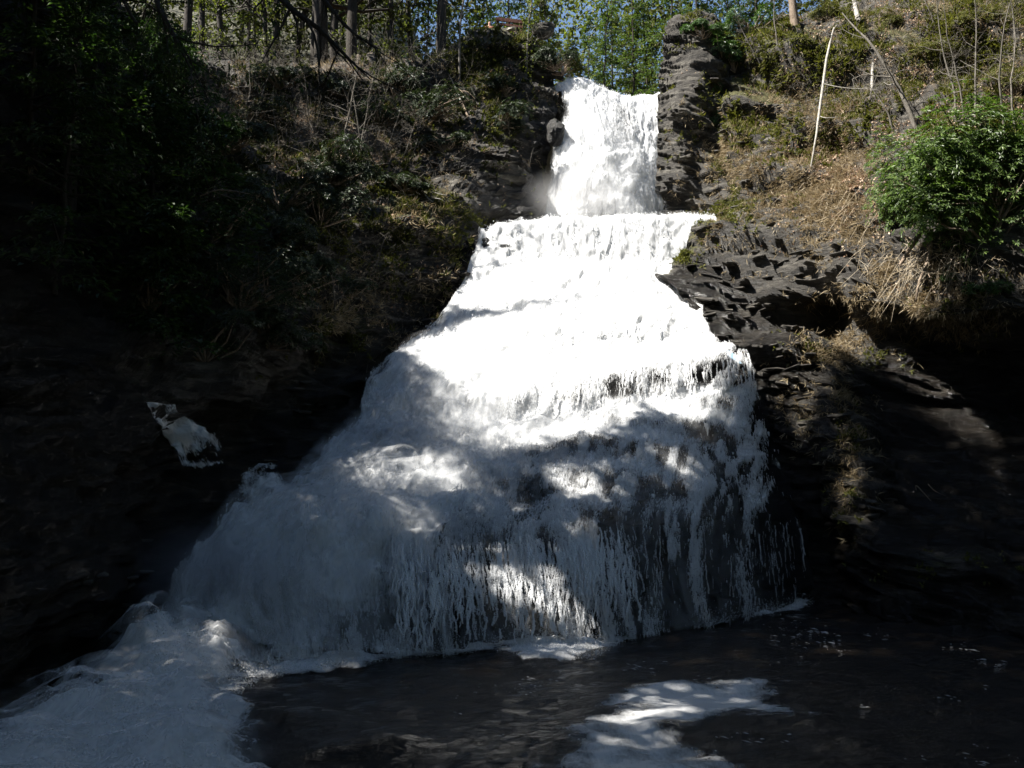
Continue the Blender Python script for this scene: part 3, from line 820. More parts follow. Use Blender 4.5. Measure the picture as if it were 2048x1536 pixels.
# --- pool
def wave(X, Y):
    P = np.stack([X, Y, X * 0], -1)
    amp = 0.08 + 0.05 * sstep(24, 14, Y)
    return amp * fbm(P * np.array([0.75, 1.2, 1]), 0.7, 5, 3., 0.55) + 0.04 * np.sin(0.9 * X + 1.3 * Y + 2 * noise(P, 0.3))
xs = np.linspace(-20, 26, 210); ys = np.concatenate([np.linspace(4, 34, 220)])
X, Y = np.meshgrid(xs, ys)
pool_me = mesh_from('pool_water', np.stack([X, Y, wave(X, Y)], -1).reshape(-1, 3), grid_faces(len(ys), len(xs)))
def pool_material():
    m, nt, ns, lk = new_mat('dark_pool_water')
    geo = N(ns, 'ShaderNodeNewGeometry')
    n1 = N(ns, 'ShaderNodeTexNoise', i_Scale=2.6, i_Detail=7.0, i_Roughness=0.66)
    mp = N(ns, 'ShaderNodeMapping'); mp.inputs['Scale'].default_value = (0.8, 1.3, 1)
    lk.new(geo.outputs['Position'], mp.inputs[0]); lk.new(mp.outputs[0], n1.inputs['Vector'])
    bp = N(ns, 'ShaderNodeBump', i_Strength=0.85, i_Distance=0.22)
    lk.new(n1.outputs['Fac'], bp.inputs['Height'])
    b = N(ns, 'ShaderNodeBsdfPrincipled', i_Roughness=0.045, i_IOR=1.33)
    b.inputs['Base Color'].default_value = (0.004, 0.003, 0.002, 1)
    lk.new(bp.outputs[0], b.inputs['Normal'])
    o = N(ns, 'ShaderNodeOutputMaterial')
    lk.new(b.outputs[0], o.inputs[0])
    return m
tag(link('pool_water', pool_me, pool_material()), kind='structure')

def inpoly(px, py, poly):
    r = np.zeros(px.shape, bool)
    n = len(poly)
    for i in range(n):
        x0, y0 = poly[i]; x1, y1 = poly[(i + 1) % n]
        c = ((y0 > py) != (y1 > py)) & (px < (x1 - x0) * (py - y0) / ((y1 - y0) if y1 != y0 else 1e-9) + x0)
        r ^= c
    return r

def poly_dist(px, py, poly):
    d = np.full(px.shape, 1e9)
    n = len(poly)
    for i in range(n):
        x0, y0 = poly[i]; x1, y1 = poly[(i + 1) % n]
        dx, dy = x1 - x0, y1 - y0
        t = np.clip(((px - x0) * dx + (py - y0) * dy) / (dx * dx + dy * dy), 0, 1)
        d = np.minimum(d, np.hypot(px - x0 - t * dx, py - y0 - t * dy))
    return np.where(inpoly(px, py, poly), d, -d)

def on_pool(px, py):
    """where a photo pixel meets the pool level (z = 0)"""
    dx, dy = (px - 1024) / FPX, (768 - py) / FPX
    k = -CAM_H / (SP + dy * CP)
    return dx * k, (CP - dy * SP) * k

# raft of foam on the pool and the torn foam line under the curtain; outlines in metres on the pool
FOAM = [on_pool(*p) for p in [(1140,1470),(1200,1420),(1250,1375),(1360,1368),(1440,1372),(1510,1360),(1545,1372),(1530,1400),(1590,1430),(1600,1445),(1560,1460),(1480,1452),(1420,1470),(1440,1500),(1450,1520),(1390,1570),(1100,1640),(950,1600),(1060,1530),(1170,1500)]]
LINE = [on_pool(*p) for p in [(250,1345),(480,1322),(700,1305),(900,1290),(1120,1276),(1210,1262),(1300,1240),(1440,1222),(1610,1202),(1630,1212),(1500,1235),(1400,1258),(1270,1262),(1240,1290),(1190,1318),(1060,1318),(980,1306),(820,1318),(640,1340),(520,1362),(470,1400),(430,1480),(380,1400)]]
CREST = [on_pool(*p) for p in [(1035,1318),(1110,1300),(1215,1296),(1200,1312),(1120,1326)]]

def foam_sheet(name, poly, soft, lift, step, lump_amp, label, edge_noise=0.35, base=1.15, thin=None):
    p = np.array(poly)
    x0, y0 = p.min(0) - 0.8; x1, y1 = p.max(0) + 0.8
    xs = np.arange(x0, x1, step); ys = np.arange(y0, y1, step)
    X, Y = np.meshgrid(xs, ys)
    P = np.stack([X, Y, X * 0], -1)
    d = poly_dist(X, Y, poly) + edge_noise * fbm(P, 0.9, 5, 6., 0.6)
    c = base * sstep(-soft * 0.3, soft, d) + (0.18 * fbm(P, 0.8, 4, 2.) if thin is None else thin * fbm(P, 0.8, 4, 2.))
    Z = wave(X, Y) + lift + lump_amp * np.abs(fbm(P, 1.1, 4, 12.)) * sstep(0, soft * 2, d)
    keep = (d > -soft * 0.6 - 0.2)
    idx = grid_faces(len(ys), len(xs))
    idx = idx[keep.ravel()[idx].all(1)]
    used = np.unique(idx)
    remap = np.zeros(X.size, int); remap[used] = np.arange(len(used))
    V = np.stack([X, Y, Z], -1).reshape(-1, 3)[used]
    me = mesh_from(name, V, remap[idx], {'cov': c.ravel()[used], 'fu': X.ravel()[used], 'fv': Y.ravel()[used] * 1.6})
    return tag(link(name, me, M_FOAM), label, 'foam', kind='stuff')
foam_sheet('foam_raft', FOAM, 0.85, 0.03, 0.05, 0.02, 'flat raft of white foam floating on the dark pool', 0.5, 1.15, .16)
foam_sheet('foam_line', LINE, 0.5, 0.05, 0.06, 0.16, 'torn band of foam along the foot of the curtain', 0.4, 1.0)
foam_sheet('foam_crest', CREST, 0.25, 0.06, 0.05, 0.12, 'small breaking crest of foam below the bright thread of the curtain', 0.2, .9)

def flecks():
    n = 2600
    px_ = np.concatenate([RNG.uniform(900, 2048, n), RNG.normal(1900, 120, 300), RNG.normal(1750, 150, 250)]); py_ = np.concatenate([RNG.uniform(1240, 1536, n), RNG.normal(1380, 40, 300), RNG.normal(1300, 22, 250)])
    w = fbm(np.stack([px_ / 90., py_ / 26., px_ * 0], -1), 1., 3, 70.)
    k = (w > .62) & (py_ > 1225)
    x, y = on_pool(px_[k], py_[k]); m = len(x)
    C = np.stack([x, y, wave(x, y) + .02], -1)
    D = np.stack([np.ones(m), RNG.normal(size=m) * .5, np.zeros(m)], -1)
    V, F, r = leaves(C, D, [[0, 0, 1.0]] * m, RNG.lognormal(-2.6, .6, m), RNG.lognormal(-3.3, .5, m), 0)
    tag(link('foam_flecks', mesh_from('foam_flecks', V, F), M_DROPS), 'small flecks of foam drifting over the dark pool at right', 'foam', kind='stuff')
flecks()
# white water rushing out along the left wall
OUT = [on_pool(*p) for p in [(215,1250),(330,1255),(470,1275),(540,1310),(500,1350),(470,1400),(500,1470),(520,1600),(480,1900),(-500,1900),(-250,1560),(0,1445),(130,1390),(220,1330)]]
def outflow():
    p = np.array(OUT)
    x0, y0 = p.min(0) - 1; x1, y1 = p.max(0) + 1
    xs = np.arange(x0, x1, 0.055); ys = np.arange(max(y0, 6), y1, 0.055)
    X, Y = np.meshgrid(xs, ys)
    P = np.stack([X, Y, X * 0], -1)
    d = poly_dist(X, Y, OUT) + 0.5 * fbm(P, 0.6, 4, 16., 0.6)
    rise = .8 * sstep(17.5, 23.5, Y) * sstep(-3.8, -6.5, X) * sstep(0, 1.6, d)
    wp = np.stack([0.6 * noise(P, .5, 3.), 0.6 * noise(P, .5, 7.), 0 * X], -1)
    Z = wave(X, Y) + 0.04 + sstep(-0.2, 1.4, d) * (0.10 + 0.42 * np.abs(fbm(P + wp, 0.7, 4, 22., .5)) + rise)
    c = 0.3 + 0.85 * sstep(-0.3, 1.6, d) + 0.2 * fbm(P, 0.5, 3, 9.)
    keep = d > -0.4
    idx = grid_faces(len(ys), len(xs)); idx = idx[keep.ravel()[idx].all(1)]
    used = np.unique(idx)
    remap = np.zeros(X.size, int); remap[used] = np.arange(len(used))
    V = np.stack([X, Y, Z], -1).reshape(-1, 3)[used]
    me = mesh_from('outflow', V, remap[idx], {'cov': c.ravel()[used], 'fu': X.ravel()[used] * .8, 'fv': Y.ravel()[used] * 1.6})
    tag(link('outflow_water', me, M_WHITE), kind='structure')
    for j in range(2):
        k2 = slice(None, None, 3)
        vl = .5 * sstep(.1, 1.4, d[k2, k2])
        cut('spray_veil', np.stack([X, Y, Z * .8 + .22 + .22 * j + .25 * np.abs(fbm(P, .5, 3, 40. + j))], -1)[k2, k2], vl > .02, dict(veil=vl, fu=X[k2, k2] + j * 7, fv=Y[k2, k2] * 1.6), M_VEIL, 'soft spray over the white rush along the left wall', 'spray')
    w = (sstep(0.6, 1.6, d) * (0.2 + np.abs(fbm(P, .8, 3, 5.)))).ravel()
    i = np.minimum(np.searchsorted(np.cumsum(w) / w.sum(), RNG.random(14000)), w.size - 1)
    Q = np.stack([X, Y, Z], -1).reshape(-1, 3)[i] + RNG.normal(size=(len(i), 3)) * np.array([.04, .04, .02])
    Q[:, 2] += np.minimum(RNG.exponential(0.06, len(i)), .2)
    return Q, 0.008 * RNG.lognormal(0, .4, len(i))
Po, Ro = outflow()
def splash(poly, n, h):
    p = np.array(poly)
    P = np.stack([RNG.uniform(p[:, 0].min(), p[:, 0].max(), n * 4), RNG.uniform(p[:, 1].min(), p[:, 1].max(), n * 4)], -1)
    P = P[inpoly(P[:, 0], P[:, 1], poly)][:n]
    return np.concatenate([P, RNG.exponential(h, len(P))[:, None]], 1), 0.008 * RNG.lognormal(0, .4, len(P))
Ps, Rs = splash(LINE, 60000, 0.10)
drops('pool_spray', np.concatenate([Po, Ps]), np.concatenate([Ro, Rs]), 'fine spray thrown up at the pool edge and along the left rush')

# small side cascade on the dark left ledges
_LB = BVHTree.FromPolygons([tuple(v) for v in SURF['left_bank'][0][::2, ::2].reshape(-1, 3).tolist()], grid_faces(*SURF['left_bank'][0][::2, ::2].shape[:2]).tolist())
def spot_bank(px_, py_):
    d = Vector(at(px_, py_, 10.0)) - Vector((0, 0, CAM_H))
    h = _LB.ray_cast(Vector((0, 0, CAM_H)), d.normalized(), 200)
    return h[0].y if h[0] is not None else 28.0
def ribbon(name, pts, widths, cov0, label, lump=.12):
    C = np.array([at(p[0], p[1], spot_bank(p[0], p[1]) - .12) for p in pts])
    n = 120
    L = _up1(C, n, True)
    wd = _up1(np.array(widths, float), n, True)
    t = unit(np.gradient(L, axis=0))
    side = unit(np.cross(t, np.array([0, -0.8, 0.6])))
    s = np.linspace(-1, 1, 50)
    G = L[:, None] + side[:, None] * (wd[:, None] * s[None])[..., None]
    Nn = grid_normals(G)
    if np.sum(Nn * (np.array([0, 0, CAM_H]) - G)) < 0: Nn = -Nn
    bul = (1 - s ** 2)[None] * 0.25 + lump * np.abs(fbm(G, 2.0, 4, 3.)) + 0.15
    G = G + Nn * bul[..., None]
    cv = cov0 + 0.15 * (1 - np.abs(s))[None] + 0.3 * fbm(G, 1.6, 4, 7.) - 0.7 * sstep(.45, 1., np.abs(s))[None]
    fu = np.broadcast_to(wd[:, None] * s[None], cv.shape)
    fv = np.broadcast_to((np.arange(n) * 0.03)[:, None], cv.shape)
    me = mesh_from(name, G.reshape(-1, 3), grid_faces(n, 50), {'cov': cv, 'fu': fu, 'fv': fv})
    return tag(link(name, me, M_WHITE), label, 'cascade', kind='structure')
def cascade(name, rows, label):
    C = np.array([[at(a, b, spot_bank(a, b) - .1) for a, b in r] for r in rows])
    C[..., 1] = np.minimum(C[..., 1], np.array([28.9, 28.5, 28.1, 27.7])[:, None] if len(rows) == 4 else 99)
    C = np.array([[at(a, b, C[i, k, 1]) for k, (a, b) in enumerate(r)] for i, r in enumerate(rows)])
    G = upsample(C, 90, 70)
    Nn = grid_normals(G)
    if np.sum(Nn * (np.array([0, 0, CAM_H]) - G)) < 0: Nn = -Nn
    s = np.linspace(-1, 1, 70)[None, :]; t = np.linspace(0, 1, 90)[:, None]
    G = G + Nn * (.18 * np.abs(fbm(G, 1.6, 4, 3.)))[..., None]
    cv = .78 + .1 * (1 - np.abs(s)) + .30 * fbm(G, 1.3, 4, 7.) - .5 * sstep(.6, 1., np.abs(s)) - .3 * sstep(.9, 1., t) - .2 * sstep(.5, .7, t) * sstep(.95, .8, t)
    fu = np.linalg.norm(np.diff(G, axis=1, prepend=G[:, :1]), axis=-1).cumsum(1); fv = np.linalg.norm(np.diff(G, axis=0, prepend=G[:1]), axis=-1).cumsum(0)
    me = mesh_from(name, G.reshape(-1, 3), grid_faces(90, 70), {'cov': cv, 'fu': fu, 'fv': fv})
    tag(link(name, me, M_WHITE), label, 'cascade', kind='structure')
cascade('side_cascade', [[(280,806),(312,804),(348,816)], [(304,842),(348,848),(404,852)], [(334,886),(388,890),(446,882)], [(356,936),(410,938),(460,932)]], 'small side cascade spilling over the dark left ledge')
ribbon('low_trickle', [(520,958),(530,985),(535,1010)], [.9, .95, 1.0], .62, 'faint trickle over the low ledge beside the boil')
# ------------------------------------------------------------------ vegetation helpers
def coarse(name, k):
    G = SURF[name][0][::k, ::k]
    return G.reshape(-1, 3), grid_faces(*G.shape[:2])
def make_bvh():
    V, F, n = [], [], 0
    def add(v, f):
        nonlocal n
        V.append(v); F.append(f + n); n += len(v)
    for nm, k in (('left_bank', 3), ('right_bank', 3), ('forest_floor', 1), ('unseen_wall_left', 2), ('unseen_wall_right', 2)):
        add(*coarse(nm, k))
    w = Wd[::3, ::3]; add(w.reshape(-1, 3), grid_faces(*w.shape[:2]))
    add(np.array([[-40, 2, 0], [40, 2, 0], [40, 36, 0], [-40, 36, 0]], float), np.array([[0, 1, 2, 3]]))
    V = np.concatenate(V); F = np.concatenate(F)
    return BVHTree.FromPolygons([tuple(v) for v in V.tolist()], F.tolist())
BVH = make_bvh()
CAMV = Vector((0, 0, CAM_H))
def hit_pixel(px, py):
    d = Vector(at(px, py, 10.0)) - CAMV
    h = BVH.ray_cast(CAMV, d.normalized(), 300)
    return h[0], h[1]
def drop_down(x, y, z0=90):
    h = BVH.ray_cast(Vector((x, y, z0)), Vector((0, 0, -1)), 200)
    return h[0] if h[0] is not None else Vector((x, y, 24))
def spot(px, py, Yfall=None):
    """ground point seen at a photo pixel"""
    h, n = hit_pixel(px, py)
    if h is None:
        return Vector(at(px, py, Yfall or 50))
    return h

def grow(p, d, L, r, depth, kids, spread=0.8, wob=0.18, up=0.15, segs=None, nseg=5, minr=0.004):
    """limbs of a leafless plant: wobbling, tapering, forking"""
    segs = [] if segs is None else segs
    p = np.array(p, float); d = unit(np.array(d, float))
    r0 = r
    for i in range(nseg):
        d = unit(d + RNG.normal(size=3) * wob + np.array([0, 0, up * 0.3]))
        q = p + d * (L / nseg)
        r1 = max(r0 * (1 - 0.62 * (i + 1) / nseg), minr)
        segs.append(np.concatenate([p, q, [r], [r1]]))
        if depth > 0 and i >= 1:
            for _ in range(kids if i < nseg - 1 else kids + 1):
                if RNG.random() < 0.75:
                    e = unit(d * 0.7 + unit(np.cross(d, RNG.normal(size=3))) * spread)
                    grow(q, e, L * RNG.uniform(0.35, 0.6), r1 * 0.6, depth - 1, kids, spread, wob * 1.1, up, segs, max(3, nseg - 1), minr)
        p, r = q, r1
    return segs

def put_tubes(name, segs, mat, parent, sides=5):
    V, F = tubes(np.array(segs), sides)
    o = link(name, mesh_from(name, V, F), mat, parent)
    if name in ('limbs', 'branches', 'stems', 'twigs'): o['kind'] = 'stuff'
    return o

def put_leaves(name, parts, mat, parent=None):
    V, F, R, n = [], [], [], 0
    for v, f, r in parts:
        V.append(v); F.append(f + n); R.append(r); n += len(v)
    me = mesh_from(name, np.concatenate(V), np.concatenate(F), {'rnd': np.concatenate(R)}, smooth=False)
    return link(name, me, mat, parent)

def bare_tree(base, height, lean, r, label, depth=2, kids=1, mat=None, group=None, name='bare_sapling', spread=0.8, cat='tree', wob=.13, low=0.25, nb=10, blen=.32, up=.12):
    base = Vector(base)
    t = thing(name, base, label, cat, group)
    b = np.array(base) - np.array([0, 0, 0.25])
    d = np.array([lean[0], lean[1], 1.0])
    trunk = []
    p, dd, rr = b, unit(d), r
    n = 10
    for i in range(n):
        dd = unit(dd + RNG.normal(size=3) * wob * 0.6 + np.array([0, 0, 0.02]))
        q = p + dd * height / n
        r1 = r * (1 - 0.8 * (i + 1) / n)
        trunk.append(np.concatenate([p, q, [rr], [r1]])); p, rr = q, r1
    put_tubes('trunk', trunk, mat or M_GREYBARK, t, 6)
    br = []
    for k in range(nb):
        u = RNG.uniform(low, 0.98)
        s = trunk[min(int(u * n), n - 1)]
        c = s[:3] + (s[3:6] - s[:3]) * ((u * n) % 1)
        a = RNG.uniform(0, 6.283)
        e = np.array([math.cos(a), math.sin(a), RNG.uniform(0.0, 0.9)])
        grow(c, e, height * blen * RNG.uniform(0.5, 1.2) * (1.15 - u * 0.6), max(s[7] * 0.55, .008), depth - 1, kids, spread, 0.2, up, br)
    put_tubes('branches', br, mat or M_GREYBARK, t, 3)
    return t

def whorls(P, A, n_leaf, L, Wd_, droop=0.25):
    """rosettes of long leaves round a shoot tip"""
    n = len(P)
    A = unit(A)
    X1 = unit(np.cross(A, rand_dirs(n)))
    X2 = np.cross(A, X1)
    C, D, U = [], [], []
    for k in range(n_leaf):
        th = 2 * math.pi * k / n_leaf + RNG.uniform(-.3, .3, n)
        rad = X1 * np.cos(th)[:, None] + X2 * np.sin(th)[:, None]
        C.append(P + rad * 0.01)
        D.append(rad + A * RNG.uniform(0.0, 0.55, n)[:, None] + np.array([0, 0, -droop]))
        U.append(A + rad * 0.1)
    C, D, U = map(np.concatenate, (C, D, U))
    m = len(C)
    return leaves(C, D, U, L * RNG.uniform(.7, 1.2, m), Wd_ * RNG.uniform(.7, 1.2, m), 0.15)

def rhodo(base, size, lobes, n, label, L=.15, group=None, name='rhododendron', mat=None, parts_n=7):
    """evergreen shrub: leaf rosettes on uneven lobes, bare crooked stems inside"""
    base = Vector(base)
    t = thing(name, base, label, 'shrub', group)
    b = np.array(base)
    P, A, st = [], [], []
    for k in range(lobes):
        c = b + np.array([RNG.uniform(-1, 1) * size[0] * 0.7, RNG.uniform(-.6, .5) * size[1], size[2] * RNG.uniform(0.0, 0.75)])
        rr = np.array(size) * RNG.uniform(0.26, 0.60)
        m = n // lobes
        d = rand_dirs(m); d[:, 2] = np.abs(d[:, 2]) * 1.2 - 0.5 * RNG.random(m)
        d = unit(d)
        rad = (0.72 + 0.28 * RNG.random(m)) * (1 + 0.28 * noise(d * 2.3 + k * 5))
        rad = rad * np.where(RNG.random(m) < .14, RNG.uniform(1.1, 1.5, m), 1.0)
        P.append(c + d * rr * rad[:, None]); A.append(d * 0.8 + np.array([0, -.15, 0.55]))
        for _ in range(5):
            e = P[-1][RNG.integers(m)]
            mid = (b + e) / 2 + RNG.normal(size=3) * 0.12 * np.array(size)
            rs = 0.018 + .012 * size[0]
            st += [np.concatenate([b - [0, 0, .15], mid, [rs], [rs * .7]]), np.concatenate([mid, e, [rs * .7], [0.006]])]
    P, A = np.concatenate(P), np.concatenate(A)
    put_tubes('stems', st, M_DEADWOOD, t)
    put_leaves('foliage', [whorls(P, A, parts_n, L, L * .30)], mat or M_RHODO, t)
    return t

def conifer(base, height, rmax, label, n_leaf=5000, low=0.15, lean=(0, 0), group=None, name='conifer_tree', mat=None, bark=None, r=0.2, leaf=0.35, sparse=0.0, taper=.8):
    base = Vector(base)
    t = thing(name, base, label, 'tree', group)
    b = np.array(base) - np.array([0, 0, .4])
    top = b + np.array([lean[0] * height, lean[1] * height, height])
    n = 12
    pts = [b + (top - b) * i / n + RNG.normal(size=3) * np.array([.05, .05, 0]) * (i > 0) for i in range(n + 1)]
    tr = [np.concatenate([pts[i], pts[i + 1], [r * (1 - .85 * i / n)], [r * (1 - .85 * (i + 1) / n)]]) for i in range(n)]
    put_tubes('trunk', tr, bark or M_BARK, t, 7)
    nl = int(26 + height * 2.2)
    li, C, D = [], [], []
    per = max(8, n_leaf // nl)
    for k in range(nl):
        u = low + (1 - low) * (k + RNG.random()) / nl
        if RNG.random() < sparse: continue
        c = b + (top - b) * u
        a = RNG.uniform(0, 6.283)
        R = rmax * (1.02 - ((u - low) / (1 - low))) ** taper * RNG.uniform(.45, 1.12) + .25
        d = np.array([math.cos(a), math.sin(a), RNG.uniform(-.2, .25)])
        e = c + d * R
        m = c + d * R * .55 + np.array([0, 0, .06 * R])
        e[2] -= .14 * R
        li += [np.concatenate([c, m, [.03 + .006 * R], [.02]]), np.concatenate([m, e, [.02], [.006]])]
        v = RNG.random(per) ** .7
        pos = np.where((v < .55)[:, None], c + (m - c) * (v / .55)[:, None], m + (e - m) * ((v - .55) / .45)[:, None])
        sd = np.cross(d, [0, 0, 1.0])
        off = RNG.normal(size=(per, 1)) * R * .20 * (1.15 - v)[:, None]
        pos = pos + sd * off + RNG.normal(size=(per, 3)) * np.array([.12, .12, .10])
        C.append(pos); D.append(d * .8 + sd * np.sign(off) * .7 + RNG.normal(size=(per, 3)) * .35 + np.array([0, 0, -.25]))
    C, D = np.concatenate(C), np.concatenate(D)
    U = np.array([0, 0, 1.0]) + RNG.normal(size=C.shape) * .35
    put_tubes('limbs', li, bark or M_BARK, t, 4)
    put_leaves('crown', [leaves(C, D, U, leaf * RNG.uniform(.6, 1.3, len(C)), leaf * .38 * RNG.uniform(.6, 1.3, len(C)))], mat or M_PINE, t)
    return t

def leafy_tree(base, height, r, label, n_leaf=4000, low=.3, lean=(0, 0), crown=2.6, group=None, name='broadleaf_tree', mat=None, bark=None, leaf=.16):
    """slender forest tree, thin limbs, thin spring leaf"""
    t = bare_tree(base, height, lean, r, label, 2, 1, bark or M_BARK, group, name, .8, 'tree', .05, low, 16, .22, .2)
    br = t.children[1].data
    co = np.zeros(len(br.vertices) * 3); br.vertices.foreach_get('co', co); co = co.reshape(-1, 3)
    if n_leaf:
        c = co[RNG.integers(0, len(co), n_leaf)] + RNG.normal(size=(n_leaf, 3)) * .28
        put_leaves('crown', [leaves(c, rand_dirs(n_leaf) + [0, 0, -.3], rand_dirs(n_leaf) + [0, 0, .8], leaf * RNG.uniform(.6, 1.3, n_leaf), leaf * .6)], mat or M_OLIVE, t)
    return t

# ------------------------------------------------------------------ tall trees of the left rim: their crowns shade the gorge
LIT = [[(330,-300),(2700,-300),(2700,470),(2048,562),(1960,628),(1765,640),(1720,690),(1735,740),(1650,800),(1560,812),(1500,806),(1440,806),(1300,822),(1180,872),(1080,905),(1000,935),(930,965),(860,995),(780,992),(690,968),(590,968),(640,905),(700,868),(770,872),(850,850),(905,790),(885,745),(770,735),(720,722),(610,725),(590,640),(520,450),(430,270),(380,120)]]
SOFT_LIT = [  # cx, cy, rx, ry, share of light
 (835,1035,80,48,1.1),(740,915,120,50,1.3),(960,1160,90,95,.78),(1160,1130,55,75,1.3),(1160,1230,42,110,1.1),(1060,1200,115,115,.82),(880,1120,70,60,.85),
 (1370,985,60,60,.75),(1400,835,90,28,.9),(1200,960,130,45,.62),(1300,905,170,26,.6),(1385,1150,26,90,.6),(1385,1246,75,22,1.2),(1160,1290,70,26,1.0),(980,1290,120,20,.7),
 (1310,1440,125,26,1.1),(1310,1384,80,15,.7),(1390,1500,80,22,1.0),(1240,1500,60,16,.6),(1480,1400,50,12,.5),
 (1605,850,45,60,.7),(1690,890,26,60,.8),(1705,965,34,60,.75),(1730,1020,60,50,.5),(1682,1082,22,36,.7),(1920,1138,90,16,.45),(1990,1400,90,30,.35),
 (540,905,55,12,.6),(430,925,22,10,.5),(1560,1225,90,14,.5),(660,1080,70,40,.25)]
DIM = [(1185,232,62,45,.75),(1275,280,36,50,.6),(1215,320,50,60,.5),(1120,410,50,40,.6),(1150,180,40,30,.7)]
def lit_share(px, py):
    r = np.zeros(px.shape)
    for p in LIT:
        r = np.maximum(r, sstep(-14, 14, poly_dist(px, py, p)))
    # the left bank only gets broken light
    lb = inpoly(px, py, [(330,-300),(935,-300),(935,60),(1060,130),(1100,250),(1080,430),(930,470),(930,560),(860,660),(720,722),(590,640),(430,270)])
    r = np.where(lb, r * np.where(py > 330, .75, .45), r)
    r = np.maximum(r, .95 * np.maximum(np.exp(-((px - 850) / 75) ** 2 - ((py - 450) / 60) ** 2), np.exp(-((px - 700) / 60) ** 2 - ((py - 650) / 40) ** 2)))
    for cx, cy, rx, ry, w in SOFT_LIT:
        r = np.maximum(r, w * np.exp(-(((px - cx) / rx) ** 2 + ((py - cy) / ry) ** 2) ** 1.5))
    for cx, cy, rx, ry, w in DIM:
        r = r * (1 - w * np.exp(-(((px - cx) / rx) ** 2 + ((py - cy) / ry) ** 2) ** 1.5))
    return r

SHADERS = [  # x, y, height, crown radius
 (-14.5,22,33,6.8),(-15,17,34,7),(-14.5,12,36,7),(-15,7,36,7),(-15,2,36,7),(-19,26,34,7),(-20,19,34,7.5),(-20,13,34,7.5),(-20,6,34,7.5),(-19,0,34,7),
 (-20.5,33,32,7),(-24,27,32,7),(-16,36.5,10,5),(-19,40,12,6),(-9.0,51.5,22,5.2),(-4.2,54.5,15,3.6),(-12,56,24,5.5),(-15,-4,36,7),(-13.2,27.5,26,7.0),(-12.5,21.3,37,6.0)]
SUNV = np.array(SUN)
def crown_r(u, R):
    return np.where((u > 0) & (u < 1), R * np.clip(1.05 - np.clip(u, 0, 1) ** 5, 0, 1) * sstep(0, .18, u), -1)
trees = []
for x, y, h, R in SHADERS:
    g = drop_down(x, y)
    trees.append((x, y, g.z, max(h + (21 if y < 45 else 8) - g.z, 16), R))
def shade_targets(n):
    px = RNG.uniform(-350, 2500, n); py = RNG.uniform(-50, 1750, n)
    P, ok = np.zeros((n, 3)), np.zeros(n, bool)
    for i in range(n):
        h, _ = hit_pixel(px[i], py[i])
        if h is not None and h.y < 56:
            P[i] = h; ok[i] = True
    return P[ok], px[ok], py[ok]
TP, tx, ty = shade_targets(30000)
share = lit_share(tx, ty)
nz = np.stack([tx / 62.0, ty / 44.0, tx * 0], -1)
thr = 0.5 + 0.38 * fbm(nz, 1.0, 3, 50.)
dark = (share < thr) & ~inpoly(tx, ty, [(1715,600),(2600,480),(2600,760),(1900,745),(1730,740)]) & ~((tx > 2060) & (ty < 790))
TP, tx, ty = TP[dark], tx[dark], ty[dark]
ts = np.linspace(6, 66, 61)
ray = TP[:, None, :] + ts[None, :, None] * SUNV[None, None, :]
rpx, rpy, rf = pix(ray)
hidden = (rpy < -25) | (rpx < -25) | ((rpx < 260) & (rpy < 300))
own = np.full(ray.shape[:2], -1)
for k, (x, y, z0, h, R) in enumerate(trees):
    u = (ray[..., 2] - (z0 + h * .22)) / (h * .78)
    rr = crown_r(u, R)
    inside = np.hypot(ray[..., 0] - x, ray[..., 1] - y) < rr
    own = np.where(inside & hidden & (own < 0), k, own)
okc = own >= 0
score = np.where(okc, RNG.random(okc.shape), -1)
pick = score.argmax(1)
have = score.max(1) > 0
SP_P = ray[np.arange(len(TP)), pick][have]
SP_K = own[np.arange(len(TP)), pick][have]
print('shade targets', len(TP), 'covered', have.mean())
miss = ~have
if miss.any():
    print('missed px', np.percentile(tx[miss], [5, 50, 95]), 'py', np.percentile(ty[miss], [5, 50, 95]))

